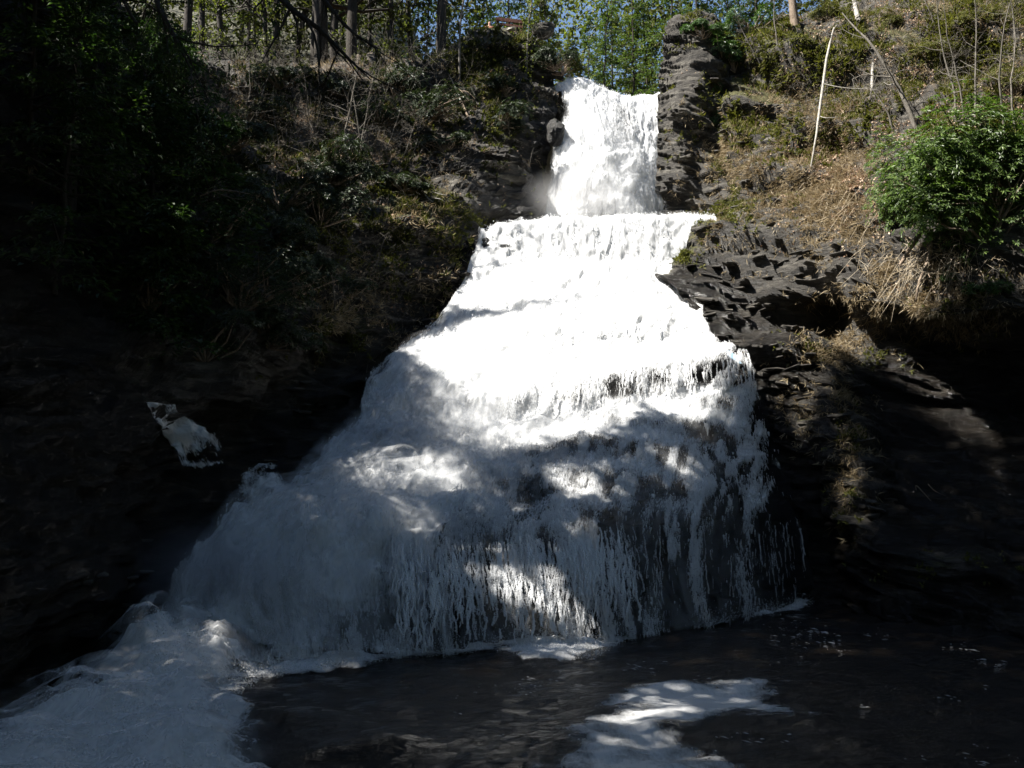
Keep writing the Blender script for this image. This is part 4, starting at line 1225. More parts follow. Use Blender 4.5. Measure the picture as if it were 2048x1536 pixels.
RIM_LABELS = ['tall hemlock on the left cliff just outside the picture edge', 'tall near hemlock on the left cliff, second from the picture edge', 'tall near hemlock on the left cliff, third from the picture edge',
 'tall near hemlock on the left cliff, fourth from the picture edge', 'tall hemlock on the left cliff beside the viewer', 'hemlock in the back row, nearest the picture edge', 'hemlock in the back row, second from the picture edge',
 'hemlock in the back row, third from the picture edge', 'hemlock in the back row, fourth from the picture edge', 'hemlock in the back row beside the viewer', 'hemlock high on the left slope outside the picture',
 'hemlock farthest left on the slope', 'dark hemlock trunk rising from the black shade at left', 'dark hemlock trunk behind the other at the left', 'hemlock on the rim above the pale rock face',
 'small hemlock behind the wooden railing', 'hemlock in the wood behind the left rim', 'hemlock on the left cliff behind the viewer', 'dark hemlock trunk nearest the left edge in the black shade', 'tallest hemlock on the left cliff edge outside the picture']
for k, (x, y, z0, h, R) in enumerate(trees):
    t = thing('hemlock_tree', (x, y, z0), RIM_LABELS[k], 'tree', 'tall hemlocks of the left rim')
    b = np.array([x, y, z0 - .5]); top = np.array([x, y, z0 + h])
    tr = [np.concatenate([b + (top - b) * i / 10, b + (top - b) * (i + 1) / 10, [.34 * (1 - .09 * i)], [.34 * (1 - .09 * (i + 1))]]) for i in range(10)]
    put_tubes('trunk', tr, M_BARK, t, 8)
    mine = SP_P[SP_K == k]
    # a full crown: fill up with boughs that cannot throw shade where the photo shows sun
    m = 260
    u = RNG.random(m); a = RNG.uniform(0, 6.283, m); q = np.sqrt(RNG.random(m)) * crown_r(u, R)
    ex = np.stack([x + q * np.cos(a), y + q * np.sin(a), z0 + h * .22 + u * h * .78], -1)
    epx, epy, _ = pix(ex)
    good = (epy < -25) | (epx < -25) | ((epx < 260) & (epy < 300))
    gi = np.where(good)[0]
    hits = np.array([(lambda h: tuple(h[0]) if h[0] is not None else (0, 99, 0))(BVH.ray_cast(Vector(ex[i]), -SUN, 200)) for i in gi]).reshape(-1, 3)
    hx, hy, _ = pix(hits)
    keep = gi[(hits[:, 1] > 56) & (hits[:, 1] < 98) | (lit_share(hx, hy) < .3) | (hx < -100) | (hx > 2200)]
    mine = np.concatenate([mine, ex[keep]]) if len(keep) else mine
    if not len(mine): continue
    li = []
    for e in mine[RNG.permutation(len(mine))[:90]]:
        zc = e[2] + RNG.uniform(-.5, .8)
        li.append(np.concatenate([[x, y, min(zc, z0 + h)], e, [.05], [.012]]))
    put_tubes('limbs', li, M_BARK, t, 4)
    nl = 4
    C = np.repeat(mine, nl, 0) + RNG.normal(size=(len(mine) * nl, 3)) * np.array([.16, .16, .10])
    D = RNG.normal(size=C.shape) * np.array([1, 1, .35]) + np.array([0, 0, -.2])
    U = np.array([0, 0, 1.0]) + RNG.normal(size=C.shape) * .5
    put_leaves('crown', [leaves(C, D, U, .56 * RNG.uniform(.6, 1.3, len(C)), .28 * RNG.uniform(.7, 1.3, len(C)))], M_HEMLOCK, t)
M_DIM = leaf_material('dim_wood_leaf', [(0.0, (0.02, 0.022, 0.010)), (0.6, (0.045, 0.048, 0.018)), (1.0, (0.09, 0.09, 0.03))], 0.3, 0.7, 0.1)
RIM = [o for o in bpy.data.objects if o.name.startswith('hemlock_tree')]
RIM.sort(key=lambda o: o.name)

# ------------------------------------------------------------------ unseen wood behind the viewer and on the right rim, added to cut sky light
def sky_block_wood():
    n = 30000
    Y = RNG.uniform(-75, 18, n); s = np.where(RNG.random(n) < .5, -1, 1)
    X = s * RNG.uniform(12, 40, n)
    X = np.where((X < 0) & (Y > -12), -X, X)
    far = RNG.random(n) < .28
    X = np.where(far, RNG.uniform(-38, 38, n), X); Y = np.where(far, RNG.uniform(-85, -55, n), Y)
    Z = np.where(far, RNG.uniform(0, 36, n), np.clip((np.abs(X) - 12) * 1.3, 0, 24) + RNG.random(n) * 26)
    Z = np.where((Y > -2) & ~far, np.maximum(Z, 5 + np.maximum(.62 * Y, 0) + 10 * RNG.random(n)), Z)
    m = 3000                                   # crowns added over the viewer to cut overhead sky light
    O = np.stack([RNG.uniform(-14, 16, m), RNG.uniform(-30, 5, m), RNG.uniform(20, 38, m)], -1)
    C = np.concatenate([np.stack([X, Y, Z], -1), O]); n = len(C)
    put = leaves(C, rand_dirs(n), rand_dirs(n) + [0, 0, .8], RNG.uniform(.8, 1.8, n), RNG.uniform(.5, 1.0, n))
    tag(put_leaves('sky_block_wood', [put], M_HEMLOCK), 'unseen mass of hemlock wood added downstream to cut sky light', 'wood', kind='stuff')
sky_block_wood()
def sky_block_rim():  # unseen trees put in to block sky light from the right
    for k, (x, y, zt, R) in enumerate([(19,16,46,7),(22,24,48,7),(25,32,48,7),(28,40,48,7),(30,48,50,7),(20,8,46,7),(31,30,50,8),(34,40,52,8)]):
        g = drop_down(x, y)
        t = thing('hemlock_tree', g, 'tall hemlock added on the right rim outside the picture to cut sky light, %s nearest the viewer' % ['second', 'third', 'fourth', 'sixth', 'eighth', 'first', 'fifth', 'seventh'][k], 'tree', 'unseen hemlocks added on the right rim')
        b = np.array(g) - [0, 0, .5]; top = np.array([x, y, zt], float)
        put_tubes('trunk', [np.concatenate([b + (top - b) * i / 8, b + (top - b) * (i + 1) / 8, [.34 * (1 - .11 * i)], [.34 * (1 - .11 * (i + 1))]]) for i in range(8)], M_BARK, t, 7)
        m = 1500
        u = RNG.random(m); a = RNG.uniform(0, 6.283, m); q = np.sqrt(RNG.random(m)) * crown_r(u, R)
        z0 = max(g.z + 4, CAM_H + .56 * y + 2)
        C = np.stack([x + q * np.cos(a), y + q * np.sin(a), z0 + u * (zt + 2 - z0)], -1)
        cx, cy, _ = pix(C)
        C = C[(cy < -40) | (cx > 2100)]; m = len(C)
        put_leaves('crown', [leaves(C, rand_dirs(m) * [1, 1, .4], rand_dirs(m) * .5 + [0, 0, 1], RNG.uniform(.8, 1.6, m), RNG.uniform(.4, .8, m))], M_HEMLOCK, t)
sky_block_rim()

# ------------------------------------------------------------------ ground cover on the two banks
def scatter(name, attr_fn, n):
    G, Nn, px, py, A = SURF[name]
    w = attr_fn(px, py, A, Nn)
    vis = (px > -60) & (px < 2110) & (py > -60) & (py < 1330)
    e = np.linalg.norm(np.gradient(G, axis=1), axis=-1) * np.linalg.norm(np.gradient(G, axis=0), axis=-1)
    w = (np.clip(w, 0, None) * vis * e).ravel()
    i = np.minimum(np.searchsorted(np.cumsum(w) / w.sum(), RNG.random(n)), w.size - 1)
    r, c = i // G.shape[1], i % G.shape[1]
    jr, jc = RNG.random(n)[:, None], RNG.random(n)[:, None]
    r2, c2 = np.minimum(r + 1, G.shape[0] - 1), np.minimum(c + 1, G.shape[1] - 1)
    P = G[r, c] * (1 - jr) * (1 - jc) + G[r2, c] * jr * (1 - jc) + G[r, c2] * (1 - jr) * jc + G[r2, c2] * jr * jc
    Q = Nn[r, c]
    Q = np.where((np.sum(Q * (np.array([0, 0, CAM_H]) - P), -1) < 0)[:, None], -Q, Q)
    return P, Q, px[r, c], py[r, c]

def tufts(P, Q, per, L, Wd_, droop, spread=.5):
    C = np.repeat(P, per, 0) + RNG.normal(size=(len(P) * per, 3)) * .04
    D = np.repeat(Q, per, 0) * .8 + RNG.normal(size=C.shape) * spread + np.array([0, 0, droop])
    n = len(C)
    tone = np.clip(np.repeat(RNG.random(len(P)), per) * .6 + RNG.random(n) * .4, 0, 1)
    return leaves(C, D, rand_dirs(n), L * RNG.uniform(.5, 1.3, n), Wd_ * RNG.uniform(.7, 1.3, n), .1, tone)

clump = lambda px, py, s, o: sstep(-.25, .45, fbm(np.stack([px / s, py / s, px * 0], -1), 1., 3, o))
# right bank
GRASS_R = [(1660,380,120,100,1.3),(1520,330,110,80,.8),(1560,380,120,70,.6),(1520,310,90,50,.5),(1480,440,80,40,.35),(1620,480,100,50,.45),(1690,330,120,90,1.),(1600,340,120,50,.8),(1640,230,120,50,.6),(1840,580,120,70,1.5),(1660,700,80,32,1.3),(1690,440,90,60,.9),(1580,290,90,40,.7),(1420,470,60,30,.3),(1640,790,60,40,.9),(1600,830,30,60,.6),(1700,950,30,70,.8),(1930,640,60,30,.7),(1900,130,260,140,.35)]
P, Q, gx, gy = scatter('right_bank', lambda px, py, A, Nn: blobs(px, py, GRASS_R) * (.25 + clump(px, py, 42., 3.)), 11000)
tag(put_leaves('dead_grass', [tufts(P, Q, 5, .30, .022, -.25, .55)], M_GRASS), 'tan dead grass hanging over the ledges of the sunlit right bank', 'grass', kind='stuff')
FERN_R = [(1570,88,80,24,1.6),(1490,192,40,28,1.5),(1640,232,80,14,1.2),(1790,96,100,18,1.2),(1930,52,100,22,1.2),(1820,190,100,14,1.),(1350,515,30,16,1.2),(1395,475,34,18,1.2),(1440,430,34,22,1.),(1480,395,30,24,.9),(1545,110,60,40,1.2),(1470,245,40,40,1.),(1510,180,50,40,1.),(1430,310,24,40,.6),(1420,50,50,40,1.1),(1620,90,80,26,.8),(1700,60,120,40,.6),(1600,270,50,24,.6),(1570,230,60,30,.5),(1660,210,60,30,.6),(1380,230,40,80,.35),(1700,290,70,24,.6),(1640,300,40,20,.8),(1590,310,60,20,.6),(1950,70,180,90,1.1),(1850,160,140,70,.9),(1740,110,90,50,.9),(1980,200,100,60,.6),(1650,700,60,20,.9),(1690,930,26,80,.7),(1940,600,60,60,.8),(1540,400,90,60,.15),(1450,430,50,40,.3),(1800,260,60,24,.7),(1750,700,50,30,.5),(1900,1140,120,18,.4)]
P, Q, gx, gy = scatter('right_bank', lambda px, py, A, Nn: blobs(px, py, FERN_R) * clump(px, py, 30., 8.) * (.4 + np.clip(Nn[..., 2], 0, 1)), 14000)
tag(put_leaves('moss_and_fern', [tufts(P, Q, 6, .17, .06, -.05, .6)], M_FERN), 'yellow green moss and fern tufts on the right bank ledges', 'moss', kind='stuff')
P, Q, gx, gy = scatter('right_bank', lambda px, py, A, Nn: (blobs(px, py, [(1690,350,95,90,1.4),(1720,270,90,30,.8),(1840,140,220,110,.6),(1650,380,60,60,.6),(1780,50,200,60,.5),(1850,560,60,30,.5)])) * clump(px, py, 36., 21.), 14000)
n = len(P)
tag(put_leaves('leaf_litter', [leaves(P + Q * .04, rand_dirs(n), Q + RNG.normal(size=(n, 3)) * .45, .10 * RNG.uniform(.6, 1.4, n), .075 * RNG.uniform(.6, 1.4, n))], M_LITTER), 'pale fallen leaves lying on the slope below the saplings at right', 'leaf litter', kind='stuff')
# left bank
GRASS_L = [(700,640,90,50,1.2),(760,520,90,90,.9),(830,440,80,60,.7),(650,690,40,30,1.),(720,180,80,30,.8),(1000,140,60,60,.7),(560,330,160,130,.4),(860,560,60,60,.5),(650,230,260,110,.9)]
P, Q, gx, gy = scatter('left_bank', lambda px, py, A, Nn: blobs(px, py, GRASS_L) * clump(px, py, 40., 13.), 5000)
tag(put_leaves('dead_grass', [tufts(P, Q, 5, .30, .025, -.35, .5)], M_GRASS), 'brown dead grass drooping over the shaded left bank', 'grass', kind='stuff')
P, Q, gx, gy = scatter('left_bank', lambda px, py, A, Nn: blobs(px, py, [(850,430,90,50,1.),(800,420,60,30,1.),(700,660,70,40,1.),(1000,80,60,30,1.2),(960,140,50,30,1.),(920,110,40,20,1.),(640,420,200,160,.5),(980,200,60,60,.7),(820,480,80,50,.8),(760,390,60,30,.8),(830,600,60,60,.4)]) * clump(px, py, 34., 33.), 6000)
tag(put_leaves('moss_and_fern', [tufts(P, Q, 6, .19, .06, -.05, .6)], M_FERN), 'dull green moss and ferns over the left bank rocks', 'moss', kind='stuff')
P, Q, gx, gy = scatter('left_bank', lambda px, py, A, Nn: blobs(px, py, [(600,260,260,150,1.),(720,175,80,40,1.),(1000,150,70,60,.8),(760,560,120,100,.5)]) * clump(px, py, 36., 44.), 6000)
n = len(P)
tag(put_leaves('leaf_litter', [leaves(P + Q * .04, rand_dirs(n), Q + RNG.normal(size=(n, 3)) * .45, .13 * RNG.uniform(.6, 1.4, n), .09 * RNG.uniform(.6, 1.4, n))], M_LITTER), 'brown fallen leaves under the left bank trees', 'leaf litter', kind='stuff')

# ------------------------------------------------------------------ loose slabs of shale: pieces of the banks
def slab_mesh(seed):
    r = np.random.default_rng(seed)
    n = 9
    th = np.sort(r.uniform(0, 6.283, n))
    rad = r.uniform(.65, 1.1, n)
    xy = np.stack([np.cos(th) * rad, np.sin(th) * rad * .7], -1)
    top = np.concatenate([xy * r.uniform(.75, .95, (n, 1)), (.16 + r.uniform(-.04, .04, n))[:, None]], 1)
    mid = np.concatenate([xy, r.uniform(-.05, .1, n)[:, None]], 1)
    bot = np.concatenate([xy * r.uniform(.7, .95, (n, 1)), (-.2 + r.uniform(-.04, .04, n))[:, None]], 1)
    V = np.concatenate([top, mid, bot, [[0, 0, .17], [0, 0, -.2]]])
    k = np.arange(n); k2 = (k + 1) % n
    F = []
    for i in range(n):
        j = (i + 1) % n
        F += [(i, n + i, n + j), (i, n + j, j), (n + i, 2 * n + i, 2 * n + j), (n + i, 2 * n + j, n + j), (3 * n, i, j), (3 * n + 1, 2 * n + j, 2 * n + i)]
    z = np.zeros(len(V))
    me = mesh_from('slab', V, np.array(F), {'moss': z + r.uniform(0, .25), 'soil': z, 'wet_shade': z + r.uniform(0, .4)}, smooth=False)
    me.materials.append(M_BANK)
    return me
SLABS = [slab_mesh(100 + i) for i in range(10)]
def slabs(bank, name, wfn, n, lo, hi, dip):
    P, Q, gx, gy = scatter(name, wfn, n)
    for i in range(n):
        o = bpy.data.objects.new('rock', SLABS[RNG.integers(len(SLABS))])
        COL.objects.link(o)
        s = RNG.uniform(lo, hi) ** 1.0
        o.location = Vector(P[i] - Q[i] * .05 * s)
        o.scale = (s * RNG.uniform(.8, 1.4), s * RNG.uniform(.7, 1.1), s * RNG.uniform(.35, .8))
        o.rotation_euler = (RNG.normal() * .10, dip + RNG.normal() * .10, RNG.uniform(0, 6.28))
        o.parent = bank
slabs(right_bank, 'right_bank', lambda px, py, A, Nn: blobs(px, py, [(1480,520,120,110,1.),(1560,620,110,60,1.3),(1500,400,70,70,.9),(1380,300,50,110,.9),(1560,230,50,30,1.2),(1640,520,80,60,.9),(1600,770,80,50,1.),(1690,870,30,60,1.2),(1730,1000,60,50,.9),(1720,560,40,40,1.),(1450,620,70,60,1.2),(1560,700,120,50,1.2)]), 230, .2, .58, -.12)
slabs(left_bank, 'left_bank', lambda px, py, A, Nn: blobs(px, py, [(930,330,70,60,1.),(860,370,60,40,1.),(900,560,40,60,.7),(620,780,120,50,.7),(200,1150,120,90,.5),(1000,110,50,40,.7),(500,930,90,30,.6)]), 70, .2, .5, .05)

# ------------------------------------------------------------------ right bank plants and dead wood
rhodo(spot(1985, 480) + Vector((0, .4, 0)), (3.3, 1.3, 4.1), 26, 5200, 'large glossy rhododendron overhanging the right bank edge', .18, mat=M_RHODO_YELLOW)
rhodo(spot(1815, 435) + Vector((0, .3, 0)), (1.6, .9, 2.7), 12, 1900, 'paler rhododendron left of the large glossy one, above the brown log', .14, mat=M_RHODO_YELLOW)
rhodo(spot(1930, 330), (2.6, 1.1, 1.3), 10, 1700, 'low rhododendron spreading under the grey saplings at right', .14, mat=M_RHODO_YELLOW)
rhodo(spot(1905, 560), (.5, .4, .45), 3, 140, 'small fern like shrub on the grassy edge of the right overhang', .13)
rhodo(spot(1975, 590), (.6, .4, .5), 3, 160, 'small shrub hanging at the right end of the overhang', .14)
rhodo(spot(1405, 75), (1.1, .8, .8), 4, 420, 'dark shrub capping the cliff right of the upper fall', .14)
rhodo(spot(1425, 250), (.8, .5, 1.1), 4, 350, 'dark shrub growing in the cleft of the right cliff', .12)
rhodo(spot(1470, 140), (1.1, .7, 1.2), 4, 420, 'shaded shrub in the hollow above the cleft', .13)
rhodo(spot(1440, 110), (1.2, .8, 1.5), 5, 500, 'dark shrub in the hollow just behind the right cliff', .14)
rhodo(spot(1500, 70), (1.4, .8, 1.6), 5, 500, 'dark shrub at the top of the hollow beside the mossy knob', .14)
rhodo(spot(1435, 190), (.9, .6, 1.2), 4, 320, 'dark shrub halfway up the cleft of the right cliff', .13)

def limb(name, pts, radii, mat, label, cat, twigs=(), tw_r=.02, sides=8):
    """a fallen or standing stem: trunk following photo points, side twigs as parts"""
    C = np.array([at(*p) if len(p) == 3 else np.array(spot(*p)) for p in pts])
    L = _up1(C, 16, True); R = _up1(np.array(radii, float), 16, True)
    L[1:-1] += RNG.normal(size=(14, 3)) * R[1:-1, None] * .12
    t = thing(name, C[-1], label, cat)
    put_tubes('trunk', [np.concatenate([L[i], L[i + 1], [R[i]], [R[i + 1]]]) for i in range(15)], mat, t, sides)
    for tw in twigs:
        c = np.array([at(*p) for p in tw]); l = _up1(c, 8, True)
        rr = np.linspace(tw_r, tw_r * .3, 8)
        put_tubes('branch', [np.concatenate([l[i], l[i + 1], [rr[i]], [rr[i + 1]]]) for i in range(7)], mat, t, 5)
    return t
b = spot(1624, 330)
limb('leaning_log', [(1668, 55, b.y + .9), (1655, 110, b.y + .6), (1640, 215, b.y + .1), (1631, 280, b.y - .35), (1622, 334, b.y - .3)], [.03, .06, .06, .045, .035], M_PALE, 'bleached white trunk leaning upright against the right slope', 'log',
     [[(1667, 62, b.y + .9), (1672, 52, b.y + .8), (1678, 50, b.y + .8)], [(1647, 168, b.y + .3), (1690, 176, b.y), (1755, 179, b.y - .3)], [(1664, 72, b.y + .8), (1650, 66, b.y + .7), (1638, 62, b.y + .7)], [(1638, 232, b.y), (1652, 236, b.y - .2), (1676, 234, b.y - .3)]], .03)
limb('fallen_log', [(1846, 455, 32.4), (1832, 478, 32.2), (1815, 505, 32.1), (1800, 530, 32.1)], [.10, .10, .08, .05], M_DEADWOOD, 'short brown rotten log propped below the rhododendron', 'log',
     [[(1838, 470, 32.3), (1822, 470, 32.0), (1812, 476, 32.0)], [(1842, 464, 32.3), (1855, 468, 32.0), (1862, 468, 32.0)]], .025)
limb('root', [(1862, 490, 32.2), (1858, 515, 32.0), (1840, 560, 31.8), (1832, 600, 31.7)], [.07, .06, .05, .03], M_DEADWOOD, 'dark crooked root dangling through the dead grass', 'root',
     [[(1850, 535, 31.9), (1862, 560, 31.6), (1866, 585, 31.5)]], .02)
limb('stump', [(2012, 196, 38.2), (1996, 215, 37.8), (1965, 250, 37.2), (1948, 268, 37.0)], [.16, .30, .26, .14], M_BARK, 'dark rotten fallen trunk below the thicket at upper right', 'log',
     [[(2005, 205, 38.0), (2024, 196, 37.7), (2040, 180, 37.6)], [(1990, 222, 37.6), (1975, 200, 37.4), (1968, 188, 37.4)]], .07)
limb('snag', [(1746, 126, 43.0), (1745, 150, 42.9), (1744, 182, 42.6)], [.05, .075, .08], M_PALE, 'short broken birch stub standing right of the white trunk', 'snag')
limb('snag', [(1708, 0, 46.4), (1712, 20, 46.2), (1718, 40, 45.8)], [.10, .12, .12], M_PALE, 'pale broken trunk at the top edge, upper right', 'snag')
limb('dead_branch', [(1832, 308, 36.8), (1820, 330, 36.5), (1828, 352, 36.3)], [.05, .06, .07], M_PALE, 'bleached stick on the leaf litter beside the rhododendron', 'branch', [[(1822, 330, 36.5), (1806, 316, 36.4), (1800, 300, 36.5)]], .03)
# grass stems hanging fan like from the overhang
def fan(cx, cy, n, label):
    segs = []
    for _ in range(n):
        a = spot(cx + RNG.normal() * 52, cy + RNG.normal() * 24)
        e = np.array(a) + np.array([RNG.normal() * .8 - .15, -RNG.uniform(.1, .5), -RNG.uniform(.3, 1.5)])
        m = (np.array(a) + e) / 2 + np.array([RNG.normal() * .1, -.25, .28])
        segs += [np.concatenate([a, m, [.007], [.006]]), np.concatenate([m, e, [.006], [.003]])]
    V, F = tubes(np.array(segs), 4)
    tag(link('dead_stems', mesh_from('dead_stems', V, F), M_PALE_GRASS), label, 'stems', kind='stuff')
M_PALE_GRASS = bark_material('dry_stem', (0.36, 0.29, 0.20), (0.58, 0.50, 0.38))
fan(1850, 530, 150, 'dry stems combed down over the lip of the right overhang')
fan(1700, 400, 40, 'dry stems on the slope left of the rhododendron')

SAP = [  # base px, py, height m, lean x, lean y, radius, label
 (1832,250,6.6,-.16,.05,.11,'tall grey sapling leaning left on the right slope'),
 (1912,244,6.0,-.02,.0,.05,'first of the thin grey saplings right of the leaning one'),
 (1928,246,5.4,.03,.0,.045,'second of the thin grey saplings right of the leaning one'),
 (1950,240,6.2,-.01,.0,.05,'third of the thin grey saplings right of the leaning one'),
 (2010,288,6.6,-.03,.0,.05,'thin sapling standing in front of the dark fallen trunk'),
 (2034,280,5.5,.02,.0,.045,'thin sapling at the right edge beside the dark fallen trunk'),
 (1790,262,2.6,-.25,.0,.05,'twisted bare shrub with level twigs right of the white trunk'),
 (1735,215,2.4,.1,.0,.03,'small bare shrub just right of the white trunk'),
 (1556,92,3.6,-.12,.0,.045,'pale thin sapling on the mossy knob left of the white trunk'),
 (1480,100,3.2,-.05,.0,.03,'spindly sapling rising from the cleft of the right cliff'),
 (1520,118,3.0,-.35,.0,.035,'bare sapling slanting over the cleft'),
 (1625,170,1.6,-.5,-.1,.02,'bare twigs arching from the ledge left of the white trunk'),
 (1960,120,4.5,.1,.0,.035,'bare sapling in the upper right thicket'),
 (1880,80,4.0,-.05,.0,.035,'bare sapling near the top edge above the leaning one'),
 (2030,110,4.5,-.1,.0,.035,'bare sapling in the upper right corner')]
for px_, py_, h_, lx, ly, r_, lab in SAP:
    bare_tree(spot(px_, py_), h_, (lx, ly), r_, lab, 3 if h_ < 3 else 2, 1, M_GREYBARK, 'bare saplings of the right slope', spread=.9, low=.12 if h_ < 3 else .25, nb=12 if h_ > 3 else 9, blen=.4 if h_ < 3 else .26)
bare_tree(spot(1592, 48), 7.0, (-.06, .05), .24, 'stout reddish trunk at the top edge above the mossy knob', 2, 1, M_DEADWOOD, name='forest_tree', low=.6)
for px_, py_, s_, lab in [(1960,60,1.4,'upper right thicket bush at the picture edge'),(1870,120,1.1,'green bush behind the leaning grey sapling'),(1760,60,1.0,'green bush at the top edge right of the pale broken trunk'),(1660,40,.8,'green bush on the crest above the white trunk'),(2030,190,1.1,'green bush behind the dark fallen trunk')]:
    rhodo(spot(px_, py_), (s_ * 1.2, s_ * .8, s_), 5, 420, lab, .12, mat=M_FERN, name='thicket_bush', parts_n=6)

P, Q, gx, gy = scatter('right_bank', lambda px, py, A, Nn: blobs(px, py, [(1900,110,230,130,1.),(1700,90,150,70,1.),(1560,110,80,60,.9),(1470,250,50,60,.8),(1600,250,110,60,.6),(2000,230,80,60,.9),(1760,240,80,40,.7)]) * clump(px, py, 55., 91.), 3800)
tag(put_leaves('undergrowth', [tufts(P, Q, 6, .30, .10, .05, .7)], M_FERN), 'straggling green undergrowth on the upper right slope', 'undergrowth', kind='stuff')
P, Q, gx, gy = scatter('left_bank', lambda px, py, A, Nn: blobs(px, py, [(640,230,280,110,1.),(980,130,80,70,.8),(840,440,90,60,.6),(560,400,100,150,.5)]) * clump(px, py, 55., 93.), 3800)
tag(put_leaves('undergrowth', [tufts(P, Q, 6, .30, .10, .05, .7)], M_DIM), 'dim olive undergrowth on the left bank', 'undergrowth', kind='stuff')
# tangles of bare twigs too fine to tell apart
def brush(name, src, wfn, n, label, L=.9):
    P, Q, gx, gy = scatter(src, wfn, n)
    D = unit(Q * .5 + RNG.normal(size=(n, 3)) * .75 + np.array([0, 0, .25]))
    ln = L * RNG.uniform(.4, 1.5, n)[:, None]
    M_ = P + D * ln * .5
    D2 = unit(D + RNG.normal(size=(n, 3)) * .35 + np.array([0, 0, -.25]))
    E = M_ + D2 * ln * .5
    r0, r1, r2 = np.full((n, 1), .011), np.full((n, 1), .008), np.full((n, 1), .003)
    F1 = M_ + unit(D + RNG.normal(size=(n, 3)) * .6) * ln * .35
    S = np.concatenate([np.concatenate([P, M_, r0, r1], 1), np.concatenate([M_, E, r1, r2], 1), np.concatenate([M_, F1, r1 * .7, r2], 1)])
    V, F = tubes(S, 3)
    tag(link(name, mesh_from(name, V, F), M_GREYBARK), label, 'brush', kind='stuff')
brush('bare_brush', 'right_bank', lambda px, py, A, Nn: blobs(px, py, [(1880,150,220,130,1.),(1760,180,90,80,1.),(1600,170,50,40,.6),(1990,60,120,90,1.)]), 1500, 'tangle of bare twigs over the upper right slope')
brush('bare_brush', 'left_bank', lambda px, py, A, Nn: blobs(px, py, [(600,260,240,130,1.),(780,330,140,60,.9),(720,550,110,100,.7),(920,220,80,70,.6),(500,380,80,160,.5)]), 2600, 'tangle of bare twigs over the left bank', 1.1)
brush('bare_brush', 'left_bank', lambda px, py, A, Nn: blobs(px, py, [(520,150,180,50,1.),(760,150,150,45,1.),(640,200,220,60,.8),(440,230,70,90,.8)]), 1700, 'thicket of long bare twigs along the left rim', 2.4)

# ------------------------------------------------------------------ left bank plants
LEFT_SHRUBS = [
 (440,305,1.5,1.0,1.2,600,'sunlit green rhododendron at the edge of the left shade'),
 (660,365,1.5,.9,1.3,700,'grey green rhododendron in the middle of the left bank'),
 (640,450,1.2,.8,1.1,450,'rhododendron below the grey green one on the left bank'),
 (560,420,1.3,.9,1.2,450,'rhododendron between the deep shade and the left bank middle'),
 (530,500,1.2,.9,1.2,500,'rhododendron catching light at the shade line'),
 (585,590,1.1,.8,1.1,420,'rhododendron above the shaded left ledge'),
 (480,620,1.6,1.0,1.6,600,'black shaded rhododendron inside the left shadow'),
 (380,500,1.7,1.0,1.8,650,'tall shaded rhododendron in the left shadow'),
 (330,330,1.6,1.0,1.8,600,'shaded rhododendron at the upper part of the left shadow'),
 (410,720,1.4,.9,1.2,450,'shaded rhododendron above the side cascade'),
 (540,690,1.1,.8,1.0,350,'shaded rhododendron at the foot of the left slope'),
 (300,620,1.5,1.0,1.5,500,'shaded rhododendron left of the others on the dark slope'),
 (700,590,.6,.4,.5,160,'small shrub on the mossy knob beside the falls'),
 (810,380,.9,.5,.5,250,'low evergreen shrub over the left rock face'),
 (1010,190,1.1,.6,.8,300,'evergreen shrub on the shaded cliff left of the upper fall'),
 (1000,255,1.0,.6,.9,280,'evergreen shrub lower on the cliff left of the upper fall'),
 (860,240,1.5,.8,1.3,420,'dark evergreen bush above the pale rock face'),
 (790,200,1.4,.8,1.3,380,'dark evergreen bush in the wood at the rim'),
 (560,175,1.3,.8,.9,300,'dark bush on the rim below the sixth trunk'),(680,190,1.3,.8,.9,300,'dark bush on the rim below the dark pair of trunks'),(760,250,1.3,.8,.9,300,'dark bush on the slope under the rim wood'),(500,250,1.3,.8,.9,300,'dark bush below the forest edge, upper left'),(890,300,1.0,.6,.6,200,'low dark bush crowning the pale rock face'),
 (1110,135,.9,.6,1.0,260,'bush beside the lip of the upper fall')]
for px_, py_, a_, b_, c_, n_, lab in LEFT_SHRUBS:
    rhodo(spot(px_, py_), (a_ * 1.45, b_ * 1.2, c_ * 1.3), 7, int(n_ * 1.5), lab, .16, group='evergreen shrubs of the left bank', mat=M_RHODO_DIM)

LSAP = [
 (692,318,5.2,.0,.0,.06,'bare many branched sapling in the middle of the left bank'),
 (726,320,5.4,.0,.0,.045,'straight pale sapling just right of the many branched one'),
 (716,325,4.6,.04,.0,.035,'thin pale sapling between the two brighter ones'),
 (588,262,2.2,.0,.0,.035,'short forked white sapling on the left slope'),
 (672,640,2.8,.0,-.05,.045,'dead spiky sapling on the low mossy knob'),
 (560,300,3.4,-.15,.0,.03,'bare twiggy sapling left of the forked white one'),
 (480,240,3.2,.2,.0,.03,'bare arching sapling near the shade line'),
 (520,210,4.2,.05,.0,.04,'bare sapling under the rim wood'),
 (620,240,3.6,-.1,.0,.035,'bare sapling below the thick rim trunk'),
 (770,300,3.0,.25,.0,.03,'bare shrub with fanned twigs right of the pale saplings'),
 (800,320,2.6,.4,-.1,.03,'low bare shrub fanned over the rock face'),
 (650,330,2.8,-.4,-.1,.03,'bare shrub arching left of the many branched sapling'),
 (450,190,3.6,.1,.0,.03,'bare sapling at the forest edge, upper left'),
 (740,560,2.0,.3,-.1,.02,'bare twigs right of the dead spiky sapling'),
 (870,170,3.4,.0,.0,.03,'bare sapling left of the pale leaning trunk')]
